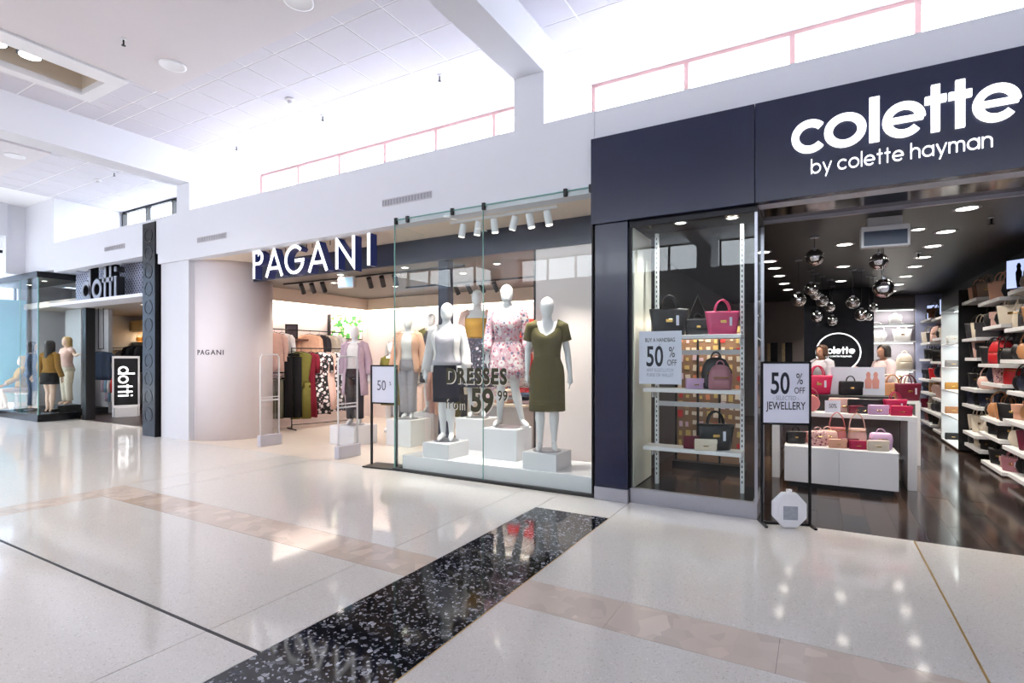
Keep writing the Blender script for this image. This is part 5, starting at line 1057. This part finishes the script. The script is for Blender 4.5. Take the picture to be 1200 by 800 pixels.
# white framed hanging box
hb = thing('hanging_sign_box', 'white framed box hanging under the black ceiling near the entrance', 'sign', (0.6, 6.6, 2.64), 0.1)
build(B(-0.21, 0.21, 0, 0.09, 0, 0.22), 'casing', M_whitegloss, hb, bevel=0.008); build(B(-0.185, 0.185, -0.004, 0.002, 0.02, 0.165), 'face', mat('slate_blue_face', rgb(70, 82, 104), 0.3), hb); build(B(-0.15, 0.15, 0.02, 0.07, 0.22, 0.31), 'bracket', M_lightgrey, hb)
for k, (x, y) in enumerate(((1.55, 7.2), (1.2, 9.1))): sprinkler(x, y, 'small sprinkler in the black ceiling, %s one' % ('nearer', 'farther')[k], 2.95)

# ---- two people behind the cash desk
SKIN = mat('skin_tone', rgb(196, 146, 122), 0.5, var=0.04)
PP = dict(elL=(-0.14, -0.02, 0.65), wrL=(-0.1, -0.13, 0.58), elR=(0.14, -0.02, 0.65), wrR=(0.1, -0.13, 0.58), hdL=(0.2, -1, -0.1), hdR=(-0.2, -1, -0.1))
def person(label, loc, rz, H, shirt, hairm, long):
    t = thing('person', label, 'person', loc, rz); m_, p = figure_mesh('person_body', H, PP, True); link('body', m_, SKIN, t)
    trousers(t, H, p, F_black); top(t, H, p, shirt, 0.53, 0.832, 0.016, 0.75, 'shirt', sr=(0.042, 0.038)); hair(t, H, hairm, long, 1.02)
    [build(B(x_ - 0.05, x_ + 0.05, -0.17, 0.06, 0, 0.06), 'shoe', F_black, t, bevel=0.02) for x_ in (-0.08, 0.08)]
person('person with short brown hair in a pale grey shirt before the logo wall', (0.07, 12.15, 0), -0.7, 1.76, fabric('pale_grey_shirt', rgb(196, 190, 200)), mat('brown_hair', rgb(86, 56, 40), 0.5, var=0.3, vscale=40), 0.0)
person('person with dark hair in a pale pink shirt at the right of the cash desk', (1.07, 12.1, 0), -1.0, 1.75, fabric('pale_pink_shirt', rgb(222, 200, 200)), H_dark, 0.0)

# ------------------------------------------------------------------ clothes on hangers
CLOTH = {}
def garment_meshes(kind, L, W):
    key = (kind, round(L, 2), round(W, 2))
    if key in CLOTH: return CLOTH[key]
    h = MB().tube([(0, 0, 0.0), (0.012, 0, 0.014), (0.0, 0, 0.028), (-0.014, 0, 0.014)][::-1] + [(0, 0, -0.05)], 0.0025, 5).tube([(-W * 0.95, 0, -0.1), (0, 0, -0.05), (W * 0.95, 0, -0.1)], 0.006, 6)
    c = MB(); n = 26; sd = RND.random() * 6
    prof = {'coat': [(0, .3, .6), (.02, .72, .9), (.06, 1, 1.0), (.3, .92, 1.1), (.5, .92, 1.15), (.8, 1.0, 1.25), (1, 1.04, 1.3)], 'dress': [(0, .35, .6), (.02, .7, .8), (.06, .95, .9), (.25, .82, 1.0), (.42, .72, .9), (.7, .95, 1.2), (1, 1.12, 1.4)],
            'top': [(0, .3, .6), (.03, .75, .9), (.1, 1, 1), (.5, .92, 1.05), (1, .96, 1.1)], 'trousers': [(0, .62, .9), (.04, .66, 1.0), (.5, .64, 1), (1, .66, 1)], 'jumpsuit': [(0, .3, .6), (.02, .75, .9), (.06, .95, 1.0), (.2, .84, 1.0), (.4, .66, .8), (.52, .86, 1.1), (1, .92, 1.1)]}[kind]
    z0 = -0.07 if kind != 'trousers' else -0.1; rs = []
    for i, (t, fw, ft) in enumerate(prof):
        ring = []
        for k in range(n):
            a = 2 * PI * k / n; f = 0.16 * t * math.sin(6 * a + sd + t * 1.5); x = W * fw * math.cos(a); y = 0.042 * ft * math.sin(a) * (1 + f * 2.4) + 0.012 * t * math.sin(5 * math.cos(a) * 2 + sd)
            ring.append((x, y, z0 - t * L - 0.01 * math.sin(3 * a + sd) * t))
        rs.append(ring)
    if kind in ('jumpsuit', 'trousers'):
        cut = 5 if kind == 'jumpsuit' else 1
        c.rings(rs[:cut + 1], False)
        for s in (-1, 1):
            c.rings([[(s * W * w_ + W * q * math.cos(2 * PI * k / 14), 0.045 * math.sin(2 * PI * k / 14), z0 - t * L) for k in range(14)] for t, w_, q in ((0.46 if cut == 5 else 0.05, .42, .42), (.75, .44, .42), (1, .46, .44))], False)
    else: c.rings(rs, False)
    if kind in ('coat', 'top') or (kind == 'dress' and RND.random() < 0.5):
        sl = 0.6 if kind == 'coat' else 0.45
        for s in (-1, 1): c.tube([(s * W * 0.8, 0, z0 - 0.05), (s * W * 1.05, -0.005, z0 - 0.12), (s * W * 1.16, -0.015, z0 - sl * 0.55), (s * W * 1.14, -0.03, z0 - sl)], [0.05, 0.055, 0.05, 0.042], 10, False)
    CLOTH[key] = (h.mesh('hanger'), c.mesh('cloth', smooth=True)); return CLOTH[key]
NAMEK = dict(coat='coat_on_hanger', dress='dress_on_hanger', top='top_on_hanger', trousers='trousers_on_hanger', jumpsuit='jumpsuit_on_hanger')
def garment(kind, m, loc, rz, label, group, L=0.8, W=0.2):
    t = thing(NAMEK[kind], label, 'clothing', loc, rz, group); hm, cmh = garment_meshes(kind, L, W)
    link('hanger', hm, M_blackmetal, t)
    o = bpy.data.objects.new('cloth', cmh); COL.objects.link(o); o.parent = t
    if not cmh.materials: cmh.materials.append(None)
    o.material_slots[0].link = 'OBJECT'; o.material_slots[0].material = m
    s = o.modifiers.new('thickness', 'SOLIDIFY'); s.thickness = 0.004
def floor_rack(label, p0, p1, z, m=None):
    t = thing('clothes_rack', label, 'clothes rack', (p0[0], p0[1], 0)); m = m or M_blackmetal; d = Vector((p1[0] - p0[0], p1[1] - p0[1], 0)); u = d.normalized(); q = Vector((-u.y, u.x, 0))
    build(MB().tube([Vector((0, 0, z)), d + Vector((0, 0, z))], 0.012, 8), 'rail', m, t)
    for e in (Vector((0, 0, 0)), d):
        build(MB().tube([e + Vector((0, 0, 0.03)), e + Vector((0, 0, z))], 0.012, 8), 'upright', m, t); build(MB().tube([e - q * 0.24 + Vector((0, 0, 0.015)), e + q * 0.24 + Vector((0, 0, 0.015))], 0.014, 8), 'foot', m, t)
    build(MB().tube([Vector((0, 0, 0.1)), d + Vector((0, 0, 0.1))], 0.01, 6), 'low_rail', m, t)
    return t
def wall_rail(label, p0, p1, z, wall, m=None):
    t = thing('wall_rail', label, 'clothes rail', (p0[0], p0[1], z)); m = m or M_blackmetal; d = Vector((p1[0] - p0[0], p1[1] - p0[1], 0))
    build(MB().tube([Vector((0, 0, 0)), d], 0.012, 8), 'rail', m, t)
    for e in (d * 0.04, d * 0.96):
        w = Vector(wall) * 1.0; build(MB().tube([e, e + w], 0.01, 6), 'bracket', m, t)
G1 = 'clothes on the left racks of the middle shop'; RF = 0.93
wall_rail('upper black rail on the left wall of the middle shop', (-9.85, 7.1), (-9.85, 9.0), 2.12, (-0.35, 0, 0)); wall_rail('lower black rail on the left wall of the middle shop', (-9.85, 7.1), (-9.85, 7.6), 1.2, (-0.35, 0, 0))
zr2 = 2.105
for k, (kd, m, y, w, L, lab) in enumerate((('coat', F_blush, 7.2, 0.2, 0.8, 'blush pink coat hanging first on the upper left wall rail'), ('coat', F_white, 7.38, 0.2, 0.75, 'white coat hanging second on the upper left wall rail'), ('coat', F_peach, 8.1, 0.21, 0.72, 'peach jacket hanging on the upper left wall rail'), ('top', F_char, 8.36, 0.19, 0.62, 'charcoal top between the peach and the cream jackets'), ('coat', F_cream, 8.6, 0.21, 0.7, 'cream jacket hanging on the upper left wall rail'), ('top', F_white, 8.85, 0.19, 0.6, 'white top hanging last on the upper left wall rail'))):
    garment(kd, m, (-9.85, y, zr2), RF, lab, G1, L, w)
garment('trousers', fabric('grey_green_twill', rgb(110, 108, 92)), (-9.85, 7.22, 1.19), RF, 'grey green trousers on the lower left wall rail', G1, 0.85, 0.2); garment('trousers', F_char, (-9.85, 7.45, 1.19), RF, 'charcoal trousers on the lower left wall rail', G1, 0.85, 0.2)
floor_rack('black floor rack of long dresses near the left wall', (-9.62, 7.45), (-9.2, 8.75), 1.72)
for k, (kd, m, f_, L, W, lab) in enumerate((('trousers', F_black, 0.02, 1.35, 0.2, 'black wide trousers at the near end of the left floor rack'), ('jumpsuit', F_khaki, 0.14, 1.42, 0.23, 'long khaki jumpsuit facing out on the left floor rack'), ('dress', F_burg, 0.3, 1.4, 0.12, 'burgundy long dress on the left floor rack'), ('dress', F_bwfloral, 0.46, 1.35, 0.19, 'dark floral long dress next to the burgundy one'), ('dress', F_blush, 0.58, 1.25, 0.18, 'blush long dress in the middle of the left floor rack'), ('dress', F_bwfloral, 0.7, 1.3, 0.2, 'black and white floral dress facing out on the left floor rack'), ('dress', F_lilac, 0.82, 1.3, 0.19, 'lilac long dress on the left floor rack'), ('dress', F_char, 0.94, 1.3, 0.18, 'charcoal long dress at the far end of the left floor rack'))):
    garment(kd, m, (-9.62 + 0.42 * f_, 7.45 + 1.3 * f_, 1.705), RF, lab, G1, L, W)
ws = thing('wall_shelf', 'brown wall shelf with a small framed picture on the left wall', 'shelf', (-10.05, 7.75, 1.93)); build(B(-0.14, 0.22, -0.3, 0.3, -0.04, 0), 'board', mat('brown_board', rgb(122, 82, 66), 0.5), ws); build(B(-0.14, -0.12, -0.25, -0.2, -0.16, -0.04), 'bracket', M_black, ws); build(B(-0.14, -0.12, 0.2, 0.25, -0.16, -0.04), 'bracket', M_black, ws)
pf = thing('framed_picture', 'small black picture frame standing on the brown wall shelf', 'picture frame', (-9.95, 7.7, 1.931), 0.93); build(B(-0.13, 0.13, 0, 0.02, 0, 0.32), 'frame', M_black, pf); build(B(-0.1, 0.1, -0.003, 0.002, 0.03, 0.29), 'picture', mat('dim_print', rgb(70, 60, 70), 0.5, var=0.6, vscale=9), pf)
tv = thing('wall_screen', 'wide lit screen showing green and white on the left wall', 'screen', (-10.12, 9.4, 1.98), PI / 2 + 0.0)
build(B(-0.52, 0.52, -0.04, 0.06, 0, 0.58), 'casing', M_black, tv)
ms = pattern_mat('green_screen_picture', rgb(70, 160, 70), [rgb(240, 244, 240), rgb(120, 200, 90), rgb(235, 200, 190)], 4.5, 0.3, (0.35, 0.2)); b_ = ms.node_tree.nodes['Principled BSDF']; ms.node_tree.links.new(b_.inputs['Base Color'].links[0].from_socket, b_.inputs['Emission Color']); b_.inputs['Emission Strength'].default_value = 0.7
build(B(-0.5, 0.5, -0.044, -0.04, 0.02, 0.56), 'screen', ms, tv)
# racks seen through the display glass
G2 = 'clothes on the racks behind the glass display'
floor_rack('low black rack of blush and mottled garments behind the glass display', (-6.2, 7.9), (-5.1, 7.75), 1.42)
for k, (m, kd) in enumerate(((F_blush, 'coat'), (F_peach, 'coat'), (F_camo, 'coat'), (F_camo, 'top'), (F_khaki, 'coat'), (F_char, 'top'), (F_cream, 'top'))):
    garment(kd, m, (-6.1 + k * 0.155, 7.89 - k * 0.021, 1.405), 1.2, '%s garment hanging on the low black rack, %s from its left end' % (('blush', 'peach', 'mottled grey', 'mottled', 'khaki', 'charcoal', 'cream')[k], ORD[k]), G2, 0.85, 0.19)
wall_rail('long rail along the back wall of the middle shop', (-9.0, 9.85), (-3.0, 9.85), 2.0, (0, 0.35, 0), M_steel); wall_rail('long lower rail along the back wall of the middle shop', (-9.0, 9.85), (-3.0, 9.85), 1.0, (0, 0.35, 0), M_steel)
bc = [F_white, F_cream, F_blush, F_grey, F_denim, F_floral, F_red, F_lilac, F_white, F_darkfloral, F_char, F_skyblue, F_cream, F_burg, F_red, F_peach, F_white, F_grey, F_olive, F_burg, F_red, F_denim]; bn = ['white', 'cream', 'blush', 'grey', 'slate blue', 'pink floral', 'red', 'lilac', 'white', 'dark floral', 'charcoal', 'pale blue', 'cream', 'burgundy', 'red', 'peach', 'white', 'grey', 'olive', 'burgundy', 'red', 'slate blue']
num = ('first', 'second', 'third', 'fourth', 'fifth', 'sixth', 'seventh', 'eighth', 'ninth', 'tenth', 'eleventh', 'twelfth', 'thirteenth', 'fourteenth', 'fifteenth', 'sixteenth', 'seventeenth', 'eighteenth', 'nineteenth', 'twentieth', 'twenty-first', 'twenty-second')
for k in range(22): garment('trousers', bc[(k * 7 + 3) % 22], (-8.85 + k * 0.27, 9.85, 0.985), 0.75 + RND.uniform(-0.2, 0.2), '%s trousers on the lower back wall rail, %s from the left' % (bn[(k * 7 + 3) % 22], num[k]), G2, 0.8, 0.18)
for k in range(22): garment(('top', 'dress', 'coat')[k % 3], bc[k], (-8.9 + k * 0.27, 9.85, 1.985), 0.75 + RND.uniform(-0.2, 0.2), '%s %s on the upper back wall rail, %s from the left' % (bn[k], ('top', 'dress', 'coat')[k % 3], num[k]), G2, (0.65, 0.82, 0.8)[k % 3], 0.19)
wall_rail('short rail of red and burgundy garments behind the olive dress', (-4.2, 8.6), (-3.3, 8.6), 1.7, (0, 0, 1.3), M_steel)
for k, (m, nme) in enumerate(((F_red, 'red'), (F_denim, 'slate blue'), (F_burg, 'burgundy'), (F_char, 'charcoal'), (F_red, 'bright red'), (F_peach, 'peach'))): garment('top', m, (-4.1 + k * 0.15, 8.6, 1.685), 0.9, '%s top on the short rail behind the glass display, %s from the left' % (nme, ORD[k]), G2, 0.7, 0.18)
# counter with folded clothes, dark table
ct = thing('shop_counter', 'pale grey stone counter seen between the display plinths', 'counter', (-4.3, 7.05, 0)); build(B(-0.35, 0.45, 0, 0.6, 0, 0.76), 'body', mat('pale_stone', rgb(176, 172, 172), 0.5, var=0.1, vscale=8), ct, bevel=0.004, seg=1); build(B(-0.37, 0.47, -0.02, 0.62, 0.76, 0.8), 'top', M_cream, ct, bevel=0.004, seg=1)
def folded(label, loc, m):
    t = thing('folded_garment', label, 'clothing', loc, RND.uniform(-0.1, 0.2), 'folded clothes'); build(soft_rows([(0, 0, 0, .13, .16), (.01, 0, 0, .14, .17), (.035, 0, 0, .14, .17), (.045, 0, 0, .13, .16)], 16, 5), 'cloth', m, t, smooth=True); build(soft_rows([(.045, 0, -.02, .05, .03), (.055, 0, -.02, .04, .025)], 12, 3), 'collar', m, t, smooth=True)
for k, (m, nme) in enumerate(((F_peach, 'peach'), (F_white, 'white'), (F_blush, 'blush'), (F_cream, 'cream'))): folded('folded %s garment on the stone counter, %s from below' % (nme, ORD[k]), (-4.3, 7.3, 0.801 + k * 0.056), m)
for k, (m, nme) in enumerate(((F_lilac, 'lilac'), (F_navy, 'navy'), (F_denim, 'slate blue'))): folded('folded %s garment at the right of the stone counter, %s from below' % (nme, ORD[k]), (-4.0, 7.35, 0.801 + k * 0.056), m)
dt = thing('display_table', 'dark table with bags and boots behind the floral dress mannequin', 'table', (-3.75, 7.75, 0)); build(B(-0.45, 0.45, -0.25, 0.3, 0.5, 0.55), 'top', M_black, dt)
for sx in (-1, 1):
    for sy in (-0.2, 0.25): build(B(sx * 0.41 - 0.02, sx * 0.41 + 0.02, sy - 0.02, sy + 0.02, 0, 0.5), 'leg', M_black, dt)
for k, (m, nme) in enumerate(((F_navy, 'navy'), (F_peach, 'peach'), (F_cream, 'cream'), (F_peach, 'pale peach'))): folded('folded %s garment on the dark table behind the floral dress, %s from below' % (nme, ORD[k]), (-3.6, 7.72, 0.551 + k * 0.056), m)
bag('tote', 'tan', (-3.55, 7.75, 0.78), 0.3, 'tan tote on the folded clothes behind the floral dress', 'bags on the dark table', 0.8); bag('tote', 'burgundy', (-3.85, 7.8, 0.551), 0.3, 'burgundy tote on the dark table behind the floral dress', 'bags on the dark table', 1.0)
for k, x in enumerate((-3.65, -3.45)):
    bt = thing('ankle_boot', 'black ankle boot under the dark table, %s one' % ('left', 'right')[k], 'boot', (x, 7.6, 0), 0.3); build(soft_rows([(0.02, 0, -.03, .045, .12), (.06, 0, -.03, .05, .12), (.09, 0, .02, .048, .07), (.2, 0, .03, .045, .05), (.26, 0, .03, .05, .055)], 14, 3), 'shaft', LM['black'], bt, smooth=True); build(B(-0.04, 0.04, 0.02, 0.09, 0, 0.03), 'heel', M_black, bt); build(B(-0.045, 0.045, -0.15, 0.09, 0.012, 0.024), 'sole', M_black, bt)
rs_ = thing('red_light_sign', 'bright red lit sign on the back wall behind the olive dress mannequin', 'sign', (-5.35, 10.15, 1.95)); build(B(-0.55, 0.55, -0.04, 0.05, 0, 0.4), 'box', M_black, rs_); build(B(-0.54, 0.54, -0.044, -0.04, 0.01, 0.39), 'face', mat('red_lit_face', rgb(220, 30, 24), 0.4, emit=((0.9, 0.05, 0.03, 1), 1.1)), rs_); 
# security gates
M_acr = glass_mat('clear_acrylic', (0.96, 0.97, 0.98), 1.5)
def gate(label, x, y0, y1, z):
    t = thing('security_gate', label, 'security gate', (x, y0, 0)); w = y1 - y0; wf = MB()
    wf.tube([(0, 0.01, 0.16), (0, 0.01, z - 0.05), (0, 0.04, z), (0, w - 0.04, z), (0, w - 0.01, z - 0.05), (0, w - 0.01, 0.16)], 0.013, 8)
    build(wf, 'frame', M_whitegloss, t, smooth=True); build(B(-0.005, 0.005, 0.02, w - 0.02, 0.18, z - 0.01), 'panel', M_acr, t); build(B(-0.05, 0.05, -0.02, w + 0.02, 0, 0.19), 'base', mat('pale_grey_plastic', rgb(190, 188, 198), 0.4), t, bevel=0.012)
    build(B(-0.014, 0.014, 0.01, w - 0.01, z * 0.5 - 0.012, z * 0.5 + 0.012), 'cross_bar', M_whitegloss, t); build(B(-0.014, 0.014, 0.01, w - 0.01, z * 0.5 + 0.045, z * 0.5 + 0.06), 'cross_bar', M_whitegloss, t)
gate('clear security gate beside the curved white corner', -8.23, 5.74, 6.12, 1.57); gate('clear security gate in the middle of the shop entrance', -6.2, 5.6, 6.0, 1.53)
ps = thing('poster_stand', 'slim black floor stand with a small half price sheet beside the glass display', 'sign', (-5.22, 5.54, 0), 0.1)
build(B(-0.225, -0.2, -0.012, 0.012, 0.02, 1.41), 'post', M_blackmetal, ps); build(B(0.2, 0.225, -0.012, 0.012, 0.02, 1.41), 'post', M_blackmetal, ps); [build(B(-0.2, 0.2, -0.012, 0.012, z_, z_ + 0.02), 'frame_bar', M_blackmetal, ps) for z_ in (1.39, 0.87)]
build(B(-0.2, 0.2, -0.005, 0.005, 0.89, 1.39), 'sheet', M_paper, ps); build(B(-0.25, 0.25, -0.16, 0.16, 0, 0.02), 'foot', M_blackmetal, ps, bevel=0.004, seg=1)
M_inkmid = mat('mid_ink', rgb(92, 94, 112), 0.6); txt(ps, '50', 0.2, -0.04, 1.06, M_inkmid, y=-0.007, sx=0.8); txt(ps, '%', 0.08, 0.11, 1.13, M_inkmid, y=-0.007)

# ------------------------------------------------------------------ far dark shop
wsd = thing('sign_panel', 'white framed black floor sign with white letters reading downward', 'sign', (-15.5, 7.0, 0.004), 1.16)
build(MB().box(-0.29, -0.25, -0.03, 0.03, 0, 1.56).box(0.25, 0.29, -0.03, 0.03, 0, 1.56).box(-0.25, 0.25, -0.03, 0.03, 1.5, 1.56).box(-0.25, 0.25, -0.03, 0.03, 0.24, 0.3), 'frame', M_whitegloss, wsd); build(B(-0.25, 0.25, -0.015, 0.015, 0.3, 1.5), 'panel', M_black, wsd); build(B(-0.24, 0.24, -0.14, 0.14, 0, 0.24), 'foot', M_whitegloss, wsd, bevel=0.01)
mbs, tot = word_mb('dotti', 0.2, -0.02, -0.015, 0.1)
for mb in mbs:
    k_ = 0.78 / tot; mb.v = [(vz * k_ * 1.05 - 0.17, vy, 1.3 - vx * k_) for vx, vy, vz in mb.v]; build(mb, 'letter', M_letter, wsd)
GD = 'clothes on the rails of the far shop'
floor_rack('black rack of pale jackets in the far shop', (-18.9, 7.9), (-17.35, 7.9), 1.82); floor_rack('black rack of black tops in the far shop', (-17.25, 7.95), (-16.1, 7.95), 1.95); floor_rack('low rack of coloured clothes in the far shop', (-16.95, 7.3), (-16.1, 7.3), 1.12)
for k in range(8): m, nme = ((F_cream, 'cream'), (F_white, 'white'), (F_black, 'black'), (F_cream, 'pale cream'), (F_white, 'white'), (F_peach, 'peach'), (F_cream, 'cream'), (F_grey, 'grey'))[k]; garment('coat', m, (-18.8 + k * 0.19, 7.9, 1.805), 1.2, '%s jacket on the far pale jacket rack, %s from the left' % (nme, ORD[k]), GD, 0.85, 0.2)
for k in range(5): garment('top', (F_black, F_char)[k % 2], (-17.15 + k * 0.23, 7.95, 1.935), 1.1, '%s top on the far shop rack of black tops, %s from the left' % (('black', 'charcoal')[k % 2], ORD[k]), GD, 0.75, 0.22)
for k in range(5): m, nme = ((F_lilac, 'lilac'), (F_skyblue, 'pale blue'), (F_white, 'white'), (F_red, 'red'), (F_burg, 'burgundy'))[k]; garment('top', m, (-16.88 + k * 0.17, 7.3, 1.105), 1.1, '%s top on the low rack of the far shop, %s from the left' % (nme, ORD[k]), GD, 0.7, 0.19)
garment('coat', F_denim, (-16.6, 6.9, 1.75), 1.2, 'slate blue jacket hanging beside the black entrance post', GD, 0.75, 0.24)
wall_rail('short bracket rail holding the slate blue jacket', (-16.75, 6.9), (-16.45, 6.9), 1.762, (0, 0, 1.08))
pl_ = thing('shelf_pelmet', 'pale yellow lit shelf pelmet at the back of the far shop', 'shelf', (-18.4, 8.8, 1.98)); build(B(-0.9, 1.9, 0, 0.4, 0, 0.05), 'board', M_whitegloss, pl_); build(B(-0.9, 2.4, -0.05, 0.02, 0.4, 0.72), 'pelmet', mat('pale_yellow', rgb(226, 204, 150), 0.5), pl_); build(B(-0.9, 2.4, 0.02, 0.6, 0.36, 0.4), 'under_board', M_cream, pl_); build(B(-0.9, 1.9, 0.38, 0.6, 0, 0.36), 'back', M_cream, pl_); lamp(pl_, 'AREA', (0.6, 0.2, 0.35), 14, (1, 0.85, 0.55), (2.4, 0.1))
for k in range(6): bag('hobo', 'mustard', (-18.9 + k * 0.32, 8.95, 2.031), 0.9, 'mustard slouchy bag on the lit back shelf, %s from the left' % ORD[k], 'mustard bags on the back shelf', 0.8)
